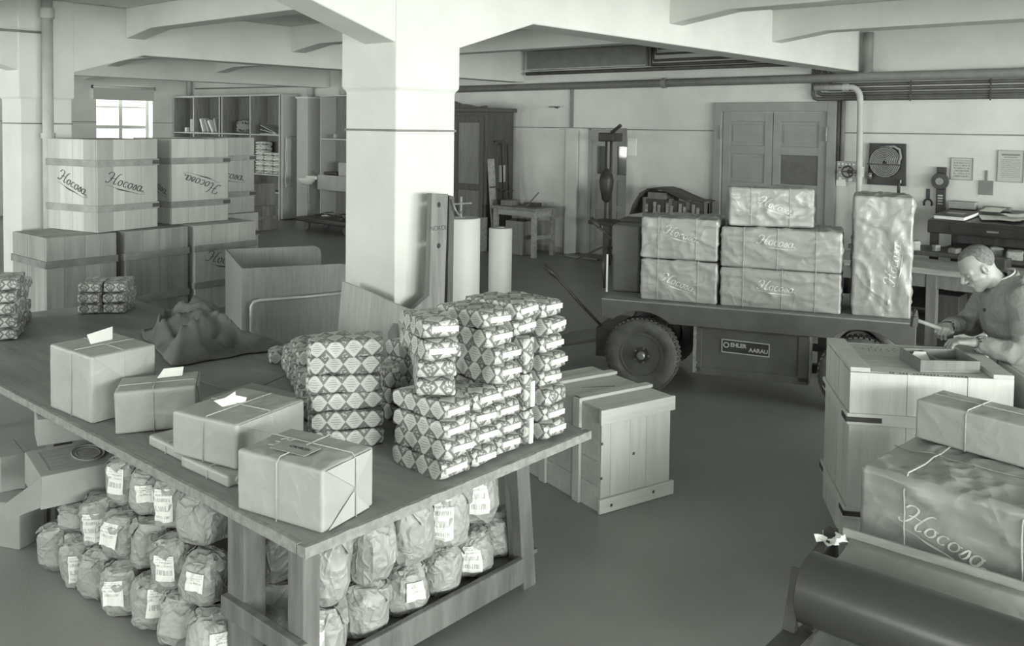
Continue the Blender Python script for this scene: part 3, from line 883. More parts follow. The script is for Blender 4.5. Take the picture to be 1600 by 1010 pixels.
def sack(loc, rz, label, group, lab=True, sc=1, tilt=(0, 0)):
    i = _sk[0]; _sk[0] += 1
    me, lm, fm = SACK[(i * 3 + i // 5) % 5]
    o = bpy.data.objects.new('paper_sack', me); link(o); tag(o, label, 'sack', group)
    o.location = (loc[0], loc[1], loc[2] + .08 * (abs(tilt[0]) + abs(tilt[1]))); o.rotation_euler = (tilt[0], tilt[1], rz); o.scale = (sc, sc, sc)
    if lab: link(bpy.data.objects.new('label', lm), o)
    for k in fm: link(bpy.data.objects.new('folded_flap', k), o)
    return o
# ------------------------------------------------------------------ packing table
random.seed(4)
TX0, TX1, TY0, TY1, TZ = 1.88, 3.58, 2.6, 7.42, .70
t = thing('packing_table', 'long worn packing table with grey wooden legs and low shelf', 'table', (TX0, TY0, 0))
W_, L_ = TX1 - TX0, TY1 - TY0
def chipped(p0, p1, inward, z0, z1, seed):
    """worn edge strip with chips, running p0 -> p1"""
    g = G(); p0, p1, inward = Vector(p0), Vector(p1), Vector(inward); n = 60; V = []
    for i in range(n + 1):
        p = p0.lerp(p1, i / n); k = max(0, mnoise.noise(Vector((i * .33, seed, 0)))) * .012; k2 = max(0, mnoise.noise(Vector((i * .7, seed, 5)))) * .008
        V += [p + inward * .055 + Vector((0, 0, z1 - .004)), p + inward * (k + .018) + Vector((0, 0, z1 + .0008)), p + inward * k + Vector((0, 0, z1 - k2 * .5)), p + inward * k2 + Vector((0, 0, z0)), p + inward * .055 + Vector((0, 0, z0))]
    F = [(5 * i + a, 5 * i + (a + 1) % 5, 5 * i + 5 + (a + 1) % 5, 5 * i + 5 + a) for i in range(n) for a in range(5)]
    g.add(V, F + [(4, 3, 2, 1, 0), tuple(5 * n + a for a in range(5))]); return g
g = G(); g.box(.016, W_ - .016, .016, L_ - .016, TZ - .038, TZ); g.build('table_top', M_['table'], t)
chipped((0, .052, 0), (0, L_ - .052, 0), (1, 0, 0), TZ - .04, TZ, 1).build('edge_band', M_['tedge'], t)
chipped((W_, 0, 0), (0, 0, 0), (0, 1, 0), TZ - .04, TZ, 2).build('edge_band', M_['tedge'], t)
chipped((W_, L_ - .052, 0), (W_, .052, 0), (-1, 0, 0), TZ - .04, TZ, 3).build('edge_band', M_['tedge'], t)
chipped((0, L_, 0), (W_, L_, 0), (0, -1, 0), TZ - .04, TZ, 4).build('edge_band', M_['tedge'], t)
def leg(x0, y0, x1, y1, w=.11, d=.09):
    g = G(); V = []
    for (x, y, z) in ((x1, y1, 0), (x0, y0, TZ - .045)):
        V += [(x, y, z), (x + w, y, z), (x + w, y + d, z), (x, y + d, z)]
    g.add(V, [(3, 2, 1, 0), (4, 5, 6, 7), (0, 1, 5, 4), (1, 2, 6, 5), (2, 3, 7, 6), (3, 0, 4, 7)])
    g.build('leg', M_['post'], t, bev=.006)
leg(.035, .06, .035, .06, .075, .1); leg(.03, .44, .03, .44, .1, .12)
leg(1.25, .1, 1.32, .1, .09, .09); leg(1.3, .62, 1.36, .62, .1, .1)
for y in (2.3, 4.4): leg(.06, y, .06, y, .1, .1); leg(1.5, y, 1.5, y, .1, .1)
G().box(.0, .035, .03, .56, .25, .33).build('end_rail', M_['post'], t, bev=.004)
G().box(.112, 1.3, .085, .12, .05, .17).build('stretcher', M_['post'], t, bev=.006)
for a in (.17, .36): G().box(.05, 1.5, a, a + .17, .10, .122).build('shelf_plank', M_['post'], t, bev=.003)
G().box(.12, 1.3, .56, .6, TZ - .1, TZ - .046).build('apron', M_['post'], t, bev=.004)

# sacks on the low shelf at the end of the table
ORD = ['first', 'second', 'third', 'fourth', 'fifth', 'sixth', 'seventh', 'eighth']
def rs(a): return random.uniform(-a, a)
GS = 'sacks on the table shelf'
for k in range(6):
    sack((2.135 + .214 * k, (2.845 if k < 5 else 2.908) + rs(.006), .122), R(65) + rs(.4), 'paper sack in the lower shelf row, %s from the corner leg' % ORD[k], GS, lab=k in (0, 2, 4), sc=.9)
for k in range(4):
    sack((2.145 + .225 * k, 2.845 + rs(.006), .335), R(65) + rs(.5), 'paper sack in the upper shelf row, %s from the corner leg' % ORD[k], GS, lab=k == 3, sc=.93).scale.z = 1.18
_s = sack((3.065, 2.905, .335), R(60), 'x', None, sc=.98); _s.scale.z = 1.2
tag(_s, 'large creased paper sack with label at the outer end of the shelf', 'sack')
sack((2.145, 3.13, .122), R(30), 'plain paper sack low on the shelf between the two front legs', GS, lab=False, sc=.88)
sack((2.145, 3.13, .33), R(-30), 'plain paper sack high on the shelf between the two front legs', GS, lab=False, sc=.88)
for k, (x, z) in enumerate(((2.36, .122), (2.575, .122), (2.37, .33))): sack((x, 3.13, z), R(90) + rs(.8), 'plain paper sack hidden in the back shelf row, %s' % ['lower inner', 'lower outer', 'upper'][k], GS, lab=False, sc=.88)
# pile of sacks along the long side
GP = 'floor pile of paper sacks'
for k in range(7):
    sack((1.90 - .01 * k + rs(.008), 3.275 + .212 * k, 0), R(42) + rs(.45), 'paper sack in the bottom row of the floor pile, %s from the leg' % ORD[k], GP, lab=k in (0, 2, 3, 5), sc=.9 + rs(.015), tilt=(rs(.12), rs(.12)))
    sack((2.125, 3.365 + .212 * k, 0), rs(1.6), 'paper sack deep under the table in the floor pile, %s from the leg' % ORD[k], GP, lab=False, sc=.88)
for k in range(6):
    o = sack((1.945 - .01 * k + rs(.006), 3.385 + .213 * k, .207), R(42) + rs(.5), ('paper sack in the second row of the floor pile, %s from the leg' % ORD[k]) if k < 5 else 'flattened paper sack pressed under the printed carton', GP, lab=k in (0, 1, 3, 4), sc=.87 + rs(.01), tilt=(rs(.12), rs(.12)))
o.scale = (.92, .92, .62); o.rotation_euler = (0, 0, .6); o.location.z = .205      # flattened under the carton
for k in range(3):
    sack((2.0 + rs(.01), 3.47 + .214 * k, .412), R(42) + rs(.5), 'paper sack in the top row of the floor pile, %s from the leg' % ORD[k], GP, lab=k in (1, 2), sc=.9, tilt=(rs(.1), rs(.1)))
tag(sack((1.98, 4.115, .412), R(20), 'x', None, lab=True, sc=.92), 'paper sack on top of the pile beside the printed carton', 'sack')

# cartons under the table's far end
def carton(label, a, b, c, z, h, flap=None, prnt=False):
    """a,b,c: pixels of three top corners (near-left, near-right, far-left) on the height z+h"""
    A, B, C = atz(*a, z + h), atz(*b, z + h), atz(*c, z + h)
    u = (B - A); w = u.length; ang = math.atan2(u.y, u.x); d = abs((C - A).dot(Vector((-u.y, u.x, 0)) / w))
    x, y = corner_box(A, ang, w, d)
    t = thing('cardboard_carton', label, 'carton', (x, y, z), ang)
    g = G(); g.box(-w / 2, w / 2, -d / 2, d / 2, 0, h); g.build('carton_body', M_['card'], t, bev=.006)
    if prnt:
        p = G(); M = face_M('top', w, d, h, 0, 0, .001)
        x0, x1, y0, y1 = -w * .36, w * .46, -d * .36, d * .36; e = .006
        for q in ((x0, x1, y0, y0 + e), (x0, x1, y1 - e, y1), (x0, x0 + e, y0, y1), (x1 - e, x1, y0, y1)): p.box(q[0], q[1], q[2], q[3], 0, .001, M)
        for k in range(5):
            yy = y0 + (y1 - y0) * (.14 + .18 * k); p.box(x0 + .02, x0 + w * .3, yy - .006, yy + .006, 0, .001, M)
        cxx = w * .2; pts = [M @ Vector((cxx + w * .2 * math.cos(k * PI / 14), d * .3 * math.sin(k * PI / 14), .001)) for k in range(28)]
        p.tube(pts, .004, 4, closed=True)
        pts = [M @ Vector((cxx + w * .15 * math.cos(k * PI / 14), d * .22 * math.sin(k * PI / 14), .001)) for k in range(28)]
        p.tube(pts, .002, 4, closed=True)
        for k in (-.08, 0, .08): p.box(cxx - w * .09, cxx + w * .09, d * k - .005, d * k + .005, 0, .001, M)
        p.build('printed_panel', M_['greyink'], t)
    if flap:
        f = G(); M = plane_M((-w / 2, -d / 2, h * .98), (-.75, -.25, -.1), (0, .05, -1))
        f.prism([(0, 0), (flap, .05), (flap * .95, h * .8), (0, h * .9)], .005, M); f.build('open_flap', M_['card'], t)
    return t
carton('cardboard carton with printed oval panel and open flap under the table', (63, 746), (190, 720), (57, 703), .36, .16, flap=.17, prnt=True)
carton('plain cardboard carton stacked on the printed carton under the table', (58, 657), (165, 642), (38, 640), .515, .14)
carton('small striped carton end standing beside the sack pile', (30, 790), (70, 770), (14, 738), .0, .235)
carton('large flat carton standing behind the printed carton by the table edge', (0, 716), (40, 708), (2, 690), .0, .42)

# ------------------------------------------------------------------ parcels on the table
t = parcel('tall kraft paper parcel with folded end and white slip standing on table', (*corner_box((1.945, 4.46), R(4), .35, .42), TZ), R(4), (.35, .42, .335),
           strings=(('x', .0), ('y', -.02)), amp=.003, seed=2, flaps=(('front', .33, .19, True, .03), ('front', .33, .17, False, .03)))
s = G(); M = plane_M((.02, .04, .338), (1, .15, 0), (0, .55, .83)); s.prism([(-.07, 0), (.06, .0), (.085, .07), (-.075, .055)], .001, M); s.build('paper_slip', M_['white'], t)
t = parcel('low kraft paper parcel leaning on flat packets with white slip on top', (*corner_box((1.955, 4.22), R(-33), .37, .27), TZ + .006), R(-33), (.37, .27, .205),
           strings=(('x', -.01), ('y', -.03)), amp=.006, seed=5, flaps=(('right', .25, .1, False, .02),), tilt=(0, R(-2)))
s = G(); M = plane_M((.05, .05, .209), (1, .1, 0), (0, .6, .6)); s.prism([(-.06, 0), (.06, 0), (.065, .05), (-.03, .05)], .001, M); s.build('paper_slip', M_['white'], t)
f1 = parcel('flat kraft packet under the low parcel, tied with string', (2.12, 3.81, TZ), R(0), (.25, .33, .05), strings=(('y', 0),), amp=.004, seed=6, rad=.012)
f2 = parcel('flat kraft packet with open end under the square parcel', (2.105, 3.45, TZ), R(2), (.27, .36, .05), strings=(('y', -.03),), amp=.004, seed=7, rad=.012)
V = []
for rr_, yy in ((.017, 0), (.017, -.014), (.0145, -.014), (.0145, .004)):       # open rolled end of the wrapping
    V += [(-.085 + rr_ * math.cos(2 * PI * k / 14), -.18 + yy, .026 + rr_ * math.sin(2 * PI * k / 14)) for k in range(14)]
G().add(V, [(a * 14 + k, a * 14 + (k + 1) % 14, (a + 1) * 14 + (k + 1) % 14, (a + 1) * 14 + k) for a in range(3) for k in range(14)]).build('open_end', M_['kraft'], f2, smooth=True)
t = parcel('square kraft paper parcel with torn white slip resting on flat packets', (*corner_box((2.03, 3.29), R(13), .42, .38), TZ + .054), R(13), (.42, .38, .19),
           strings=(('x', .0), ('y', .0)), amp=.003, seed=8, flaps=(('front', .40, .12, False, .05),))
s = G(); M = plane_M((-.02, .03, .194), (1, -.5, 0), (.2, .5, .5)); s.prism([(-.07, .03), (-.04, -.01), (.05, -.02), (.075, .02), (.03, .04), (.035, .06), (-.02, .035)], .001, M); s.build('paper_slip', M_['white'], t)
t = parcel('bulging kraft parcel tied with string and tagged at the table corner', (*corner_box((1.985, 2.645), R(12), .30, .43), TZ), R(12), (.30, .43, .235),
           strings=(('x', .03), ('y', .0)), sm='string', amp=.007, freq=4, seed=11, flaps=(('front', .27, .12, False, .03), ('front', .24, .1, True, .02)), bulge=.006)
g = G(); M = plane_M((-.045, .02, .247), (0, -1, 0), (1, 0, .02)); g.prism([(-.08, -.05), (.1, -.05), (.1, .04), (-.08, .04)], .002, M); tg = g.build('address_tag', M_['kraft2'], t)
text_obj(tg, 'CAMION', plane_M((-.045, -.01, .2496), (0, -1, 0), (1, 0, .02)), .026, M_['ink'])
c = G()
for p0, p1 in (((-.07, .13), (-.06, .08)), ((-.03, .13), (-.02, .08)), ((-.065, .105), (-.025, .105)), ((-.005, .125), (.02, .115)), ((.02, .115), (-.005, .085)), ((-.005, .085), (.03, .082))):
    c.bar((p0[0], p0[1], .2475), (p1[0], p1[1], .2475), .006, .001)
c.build('chalk_mark', M_['chalk'], t)

# ------------------------------------------------------------------ patterned packets
GB = 'packets stacked at the table corner'
hL = .083
def col(x, y0, n, where, z=TZ, rz=0, white=True, jit=.005, grp=GB):
    for i in range(n):
        packet((x + rs(jit), y0 + .17 + rs(jit), z + i * hL), rz + rs(.035), 'patterned packet, %s from below, %s' % (ORD[i], where), grp, white)
col(2.712, 2.665, 4, 'in the front stack nearest the kraft parcels'); col(2.89, 2.675, 4, 'in the front stack second from the parcels'); col(3.065, 2.685, 5, 'in the front stack beside the upright packets')
for k in range(3):                                # upright packets
    packet((3.165, 2.86, TZ + .085 + k * .172), rs(.04), 'patterned packet standing on edge between two stacks, %s' % ['lowest', 'middle', 'highest'][k], GB, k < 2, up=True)
for i in range(8): packet((3.372 + rs(.006), 2.845 + rs(.02) + (.02 if i == 7 else 0), TZ + i * hL), rs(.05) + (R(4) if i > 5 else 0), 'patterned packet, %s from below, in the tall outer end stack' % ORD[i], GB, i != 2)
z4 = TZ + 4 * hL                                  # second storey of the near block
for k, (x, y, a, wh) in enumerate(((2.765, 2.88, -40, False), (2.768, 2.89, -37, False), (2.745, 2.89, -22, True), (2.75, 2.90, -24, True))):
    packet((x, y, z4 + k * hL), R(a), 'turned patterned packet, %s from below, on top of the nearest stack' % ORD[k], GB, wh, tilt=(rs(.02), rs(.02)))
z5 = TZ + 5 * hL
for k, (x, y, z, a) in enumerate(((3.062, 2.87, z5, 1), (3.022, 2.88, z5 + hL, -2), (3.198, 2.88, z5 + hL + .016, 1), (3.026, 2.89, z5 + 2 * hL, -5), (3.2, 2.87, z5 + 2 * hL + .016, 2))):
    packet((x, y, z), R(a), 'patterned packet heaped above the upright packets, %s' % ['lowest', 'inner middle', 'outer middle', 'inner top', 'outer top'][k], GB, True, tilt=(rs(.02), rs(.02)))
col(3.08, 3.395, 3, 'in the hindmost row beside the crosswise stack', white=False); col(3.3, 3.40, 4, 'in the hindmost row by the outer table edge', white=False); col(3.3, 3.05, 5, 'behind the tall outer stack', white=False); col(3.08, 3.04, 5, 'behind the upright packets', white=False)
GM = 'packets in the middle stack'                # middle stack lying crosswise
for i in range(6):
    packet((2.655 + rs(.014), 3.36 + rs(.014), TZ + i * .085), R(55) + rs(.05), 'patterned packet lying crosswise in the middle stack, %s from below' % ORD[i], GM, False, tilt=(rs(.015), rs(.015)))
for i in range(5): packet((2.757 + rs(.005), 3.508 + rs(.005), TZ + i * .085), R(55) + rs(.06), 'patterned packet behind the crosswise middle stack, %s from below' % ORD[i], GM, i in (2, 3, 4))
GE = 'packets heaped by the tarpaulin'            # packets lying behind it with their folded ends to the tarpaulin
cnt = {0: 0, 1: 0, 2: 0}
for (x, y, z, a) in ((3.0, 3.92, 0, 60), (3.082, 4.08, 0, 61), (3.164, 4.24, 0, 60), (3.246, 4.40, 0, 61), (3.04, 4.0, 1, 60), (3.122, 4.16, 1, 61), (3.204, 4.32, 1, 60), (3.09, 4.09, 2, 62), (3.2, 4.28, 2, 60), (2.8, 3.77, 0, 60), (3.328, 4.56, 0, 60), (3.286, 4.48, 1, 61), (3.36, 4.75, 0, 60)):
    cnt[z] += 1
    packet((x, y, TZ + z * .084), R(a), 'patterned packet in the %s layer of the heap by the tarpaulin' % ['bottom', 'second', 'top'][z], GE, False, tilt=(rs(.015), rs(.015)))
for i in range(3):                                # small stacks at the far end of the table
    for k, (x, y) in enumerate(((3.16, 7.15), (3.298, 7.036))):
        packet((x + rs(.004), y + rs(.004), TZ + i * hL), R(-40) + rs(.05), 'patterned packet in the small stack before the crates, %s %s' % (['bottom', 'middle', 'top'][i], ['on the pillar side', 'on the bin side'][k]), 'small far stack', False)
for i in range(4): packet((2.52 + rs(.01), 7.06, TZ + i * .085), R(-35) + rs(.12), 'patterned packet at the table end by the far pillar, %s from below' % ORD[i], 'double stack at the far table edge', False)
for i in range(5): packet((2.36 + rs(.01), 6.72, TZ + i * .085), R(-30) + rs(.12), 'patterned packet in the outermost stack at the table end, %s from below' % ORD[i], 'double stack at the far table edge', False)

# ------------------------------------------------------------------ tarpaulin and papers on the table
def tarp():
    g = G(); nx, ny = 60, 46; V = []; F = []
    for j in range(ny + 1):
        for i in range(nx + 1):
            u, v = i / nx, j / ny
            x = (2.74 * (1 - u) + 3.5 * u) * (1 - v) + (3.0 * (1 - u) + 3.56 * u) * v + .05 * mnoise.noise(Vector((u * 4, v * 4, 1)))
            y = (5.16 * (1 - u) + 5.02 * u) * (1 - v) + (6.05 * (1 - u) + 6.7 * u) * v + .06 * mnoise.noise(Vector((u * 4, v * 4, 7)))
            e = min(u, 1 - u, v, 1 - v)
            q = Vector((u * 2.6, v * 3.1, .3))
            k = max(0, 1 - 1.9 * abs(mnoise.noise(q))) ** 1.4 * .13 + max(0, 1 - 2.4 * abs(mnoise.noise(q * 2.1 + Vector((3, 0, 0))))) * .05
            hump = .085 * math.exp(-((u - .62) / .28) ** 2 - ((v - .5) / .33) ** 2) + .09 * math.exp(-((u - .15) / .2) ** 2 - ((v - .2) / .2) ** 2)
            z = TZ + .008 + (k + hump) * min(1, e * 6)
            if x > TX1 - .03: z -= min(.5, (x - TX1 + .03)) * 1.0
            V.append((x, y, max(z, TZ + .004) if x < TX1 else z))
    for j in range(ny):
        for i in range(nx): F.append((j * (nx + 1) + i, j * (nx + 1) + i + 1, (j + 1) * (nx + 1) + i + 1, (j + 1) * (nx + 1) + i))
    g.add(V, F); o = g.build('tarpaulin', M_['cloth'], smooth=True)
    m = o.modifiers.new('thick', 'SOLIDIFY'); m.thickness = .006; m.offset = 1
    tag(o, 'crumpled dark tarpaulin heaped across the packing table', 'tarpaulin')
tarp()
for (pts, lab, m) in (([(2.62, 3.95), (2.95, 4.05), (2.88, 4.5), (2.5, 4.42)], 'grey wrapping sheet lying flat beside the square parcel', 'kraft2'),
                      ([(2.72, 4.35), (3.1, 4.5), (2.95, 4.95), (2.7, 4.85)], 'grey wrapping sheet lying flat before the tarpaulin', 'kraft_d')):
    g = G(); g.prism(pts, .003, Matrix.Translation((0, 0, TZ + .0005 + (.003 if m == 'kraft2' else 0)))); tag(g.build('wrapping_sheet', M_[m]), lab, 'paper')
g = G(); g.tube([(2.7 + .12 * k / 10, 4.2 + .05 * math.sin(k * .8) - .02 * k, TZ + .008) for k in range(11)], .0025, 6); tag(g.build('loose_string', M_['string_d'], smooth=True), 'loose dark string lying on the wrapping sheet', 'string')

# ------------------------------------------------------------------ crates behind the table
sq = .062
crate('weathered wooden crate with two bands, at the bottom beside the pillar', (3.745, 9.6), R(1), (.73, .84, 1.0), 0, 4, 4, 'old_wood_dark', (.14, .72), 'batten_dark', straps=False)
crate('weathered wooden crate at the bottom in the middle of the row', (4.57, 9.6), R(4), (.76, .75, 1.0), 0, 4, 4, 'old_wood_dark', (.24, .72), 'batten', straps=False)
crate('pale wooden crate at the bottom right with brand lettering', (5.40, 9.62), R(2), (.82, .86, 1.0), 0, 4, 5, 'white_wood', (.3, .73), 'batten', (('front', -.02, .55, sq, R(-14)),), straps=False)
crate('wooden crate lettered on two sides on top by the downpipe', (4.30, 9.67), R(13), (.78, .84, 1.0), 1.003, 4, 4, 'old_wood', (.25, .74), 'batten', (('front', -.04, .5, sq, R(-16)), ('left', .02, .5, sq, R(-20))))
crate('upper wooden crate set with its lettering upside down', (5.26, 9.90), R(3), (.76, .84, 1.0), 1.003, 4, 4, 'old_wood', (.23, .74), 'batten', (('front', .02, .48, sq, R(162)), ('left', .1, .45, sq, R(-20))))
crate('pale wooden crate half hidden behind the upper crates, set farther back', (6.06, 10.62), R(2), (.78, .8, 1.0), 1.003, 4, 4, 'old_wood', (.25, .73), 'batten', (('front', -.02, .5, sq, R(-10)),))
crate('lower crate set back under the half hidden crate', (6.04, 10.55), R(2), (.82, .9, 1.0), 0, 4, 4, 'white_wood', (.3, .73), 'batten')
crate('small grey crate on the floor below the pigeonhole shelves', (10.2, 16.05), R(-3), (.62, .5, .5), 0, 4, 3, 'grey_wood', (.5,), 'batten_dark', straps=False)
crate('dark wooden box standing on the small grey crate', (10.22, 16.06), R(-3), (.58, .46, .46), .502, 3, 3, 'grey_wood', (), straps=False)

# plywood bin on the floor by the pillar
t = thing('plywood_bin', 'open plywood bin with bent tube handle beside the pillar', 'bin', (4.6, 7.36, 0), R(-25))
w, d, h = 1.02, 1.37, .85
def rpanel(x0, x1, z0, z1, r, left=False, right=True):
    p = [(x0, z0), (x1, z0)]
    if right: p += [(x1 - r + r * math.cos(a), z1 - r + r * math.sin(a)) for a in (0, .4, .8, 1.2, PI / 2)]
    else: p += [(x1, z1)]
    return p + [(x0, z1)]
g = G(); g.prism(rpanel(0, w, .1, h, .09), -.018, plane_M((0, 0, 0), (1, 0, 0), (0, 0, 1))); g.build('front_panel', M_['ply'], t, bev=.002)
g = G(); g.prism(rpanel(0, w, .1, h, .09), -.018, plane_M((0, d, 0), (1, 0, 0), (0, 0, 1))); g.build('back_panel', M_['ply'], t, bev=.002)
G().box(0, .018, .018, d, .1, h).build('side_panel', M_['ply'], t)
G().box(.018, w, .018, d, .1, .12).build('bin_floor', M_['ply'], t)
g = G(); g.tube([(.08, -.03, .14), (.08, -.05, .5), (.1, -.055, .54), (.15, -.06, .555), (.55, -.06, .56), (.98, -.06, .575)], .016, 10); g.build('tube_handle', M_['alu'], t, smooth=True)
for x in (.06, w - .12):
    for y in (.1, d - .1):
        k = G(); k.cyl((x, y - .02, .05), (x, y + .02, .05), .05, n=14); k.build('castor', M_['rubber'], t, smooth=True)

# boards leaning on the pillar
M = plane_M((3.90, 4.98, .62), (.02, -1, -.02), (.04, 0, 1))
t = thing('leaning_board', 'pale board of four planks leaning against the pillar', 'board')
xs = [0, .31, .46, .6, .84]; tp = [.49, .455, .43, .41, .385]
for i in range(4):
    g = G(); g.prism([(xs[i] - .1 + .001, -.615 + .02 * xs[i]), (xs[i + 1] - .1 - .001, -.615 + .02 * xs[i + 1]), (xs[i + 1] - .04 * (i > 5), tp[i + 1]), (xs[i], tp[i])], .02, M); g.build('plank', M_['pale_ply'], t)
def holed_board(parent, poly, holes, r, th, M):
    cu = bpy.data.curves.new('b', 'CURVE'); cu.dimensions = '2D'; cu.fill_mode = 'BOTH'; cu.extrude = th / 2
    for pts in [poly] + [[(x + r * math.cos(2 * PI * k / 16), y + r * math.sin(2 * PI * k / 16)) for k in range(16)] for x, y in holes]:
        sp = cu.splines.new('POLY'); sp.points.add(len(pts) - 1); sp.use_cyclic_u = True
        for q, (x, y) in zip(sp.points, pts): q.co = (x, y, 0, 1)
    tmp = bpy.data.objects.new('b', cu); COL.objects.link(tmp)
    dg = bpy.context.evaluated_depsgraph_get(); dg.update()
    me = bpy.data.meshes.new_from_object(tmp.evaluated_get(dg)); bpy.data.objects.remove(tmp); bpy.data.curves.remove(cu)
    me.transform(M @ Matrix.Translation((0, 0, th / 2))); me.materials.clear(); me.materials.append(M_['grey_wood'])
    return link(bpy.data.objects.new('board', me), parent)
t = thing('notched_board', 'dark notched board stamped with letters standing against the pillar', 'board')
M = plane_M((3.92, 4.42, 0), (.97, -.02, 0), (.02, .03, 1))
holed_board(t, [(-.12, 0), (.36, 0), (.38, 1.0), (.41, 1.73), (.26, 1.74), (.24, 1.05), (-.02, .92), (-.08, .85)], [(.325, 1.66), (.325, 1.38)], .018, .045, M)
text_obj(t, 'NOKOL', M @ Matrix.Translation((.325, 1.5, .0455)), .045, M_['ink'])
g = G(); g.prism([(.38, 0), (.44, 0), (.465, 1.71), (.42, 1.72)], .05, M); g.build('edge_strip', M_['dark_wood'], t)
g = G(); g.tube([M @ Vector(p) for p in ((.43, 1.69, .06), (.45, 1.62, .075), (.49, 1.58, .07), (.53, 1.6, .06))], .007, 6); g.build('hook', M_['steel'], t, smooth=True)

# paper rolls
t = thing('paper_roll', 'thick upright white paper roll with spindle behind the notched board', 'paper roll', (5.45, 5.36, 0))
g = G(); g.lathe([(.05, 0), (.162, 0), (.165, .01), (.165, 1.41), (.16, 1.42), (.05, 1.42), (.045, 1.40)], n=40); auto(g.build('roll', M_['roll'], t))
g = G(); g.cyl((0, 0, 1.38), (.0, .0, 1.6), .01, n=8); g.build('spindle', M_['grey_wood'], t)
g = G(); g.bar((-.12, .02, 1.54), (.07, -.06, 1.545), .014, .014); g.build('cross_bar', M_['grey_wood'], t)
t = thing('paper_roll', 'slim upright white paper roll on the open floor', 'paper roll', (6.2, 5.58, 0))
g = G(); g.lathe([(.03, 0), (.106, 0), (.108, .01), (.108, 1.25), (.103, 1.258), (.04, 1.262), (.03, 1.24)], n=36); auto(g.build('roll', M_['roll'], t))
g = G(); g.lathe([(.018, 1.2), (.036, 1.2), (.036, 1.27), (.018, 1.27)], n=20); g.build('core', M_['card'], t)

# big pale crate on the floor beside the table end
w, d, h = .53, .76, .58
ang = R(-15.3); x, y = corner_box((4.15, 2.945), ang, w, d)
t = thing('packing_crate', 'new pale wooden packing crate with raised battens beside the table end', 'crate', (x, y, 0), ang)
c = [-w / 2, -w / 2 + .07, -w / 2 + .215, -w / 2 + .34, w / 2]
for a, b in zip(c, c[1:]):
    G().box(a + .001, b - .001, -d / 2, -d / 2 + .02, 0, h).build('plank', M_['white_wood'], t); G().box(a + .001, b - .001, d / 2 - .02, d / 2, 0, h).build('plank', M_['white_wood'], t)
for s in (-1, 1):
    for k in range(4):
        xx = s * (w / 2 - .01); G().box(xx - .01, xx + .01, -d / 2 + .021, d / 2 - .021, h * k / 4 + .001, h * (k + 1) / 4 - .001).build('side_plank', M_['white_wood_h'], t)
c = [-d / 2, -d / 2 + .17, -.02, .19, d / 2]
for a, b in zip(c, c[1:]): G().box(-w / 2, w / 2, a + .001, b - .001, h, h + .02).build('lid_plank', M_['white_wood_h'], t)
for z0, z1 in ((.002, .085), (h - .065, h + .02)): G().box(-w / 2 - .02, w / 2 + .02, -d / 2 - .022, -d / 2 - .001, z0, z1).build('batten', M_['white_wood_h'], t, bev=.003)
for yy in (-.17, .17):
    G().box(-w / 2 - .021, -w / 2 - .001, yy - .032, yy + .032, .0, h + .04).build('batten', M_['white_wood'], t, bev=.003)
    G().box(-w / 2 - .02, w / 2 + .02, yy - .032, yy + .032, h + .0205, h + .04).build('batten', M_['white_wood_h'], t, bev=.003)
for (u, v, f) in ((-.26, .4, 0), (-.26, .2, 0), (-.02, .3, 0), (-.2, .04, 1), (.12, .05, 1)):
    e = .0225 if f else .0005
    G().box(u - .008, u + .008, -d / 2 - e - .001, -d / 2 - e, v - .008, v + .008).build('nail_mark', M_['ink'], t)
G().bar((-.1, .02, h + .0208), (.1, -.06, h + .0208), .012, .0015).build('pencil_stroke', M_['greyink'], t)
# ------------------------------------------------------------------ electric platform truck
random.seed(9)
TA = math.atan2(-.935, .355)
TM_ = Matrix.Translation((6.15, 4.39, 0)) @ Matrix.Rotation(TA, 4, 'Z')
t = thing('platform_truck', 'dark electric platform truck with rubber tyres loaded with wrapped boxes', 'truck', (6.15, 4.39, 0), TA)
LX, LY, PZ = 2.42, 1.12, .77
WX_, WR = (.34, 2.04), .31
def side_poly():
    p = [(0.0, .61), (.0, PZ - .01), (LX, PZ - .01), (LX, .59)]
    for cx in reversed(WX_):
        r = .375
        a0 = math.asin((.6 - .31) / r)
        p += [(cx + r * math.cos(a), .31 + r * math.sin(a)) for a in [a0 + (PI - 2 * a0) * k / 12 for k in range(13)]]
    return p
for y0 in (0, LY - .05):
    g = G(); g.prism(side_poly(), -.05, plane_M((0, y0, 0), (1, 0, 0), (0, 0, 1))); g.build('side_rail', M_['truck'], t, bev=.006)
for x0 in (0, LX - .05): G().box(x0, x0 + .05, .05, LY - .05, .6, PZ - .01).build('end_rail', M_['truck'], t, bev=.006)
n = 7
for i in range(n):
    a = .002 + (LY - .004) * i / n; b = .002 + (LY - .004) * (i + 1) / n
    G().box(.002, LX - .002, a + .002, b - .002, PZ - .03, PZ).build('deck_plank', M_['plank_t'], t, bev=.003)
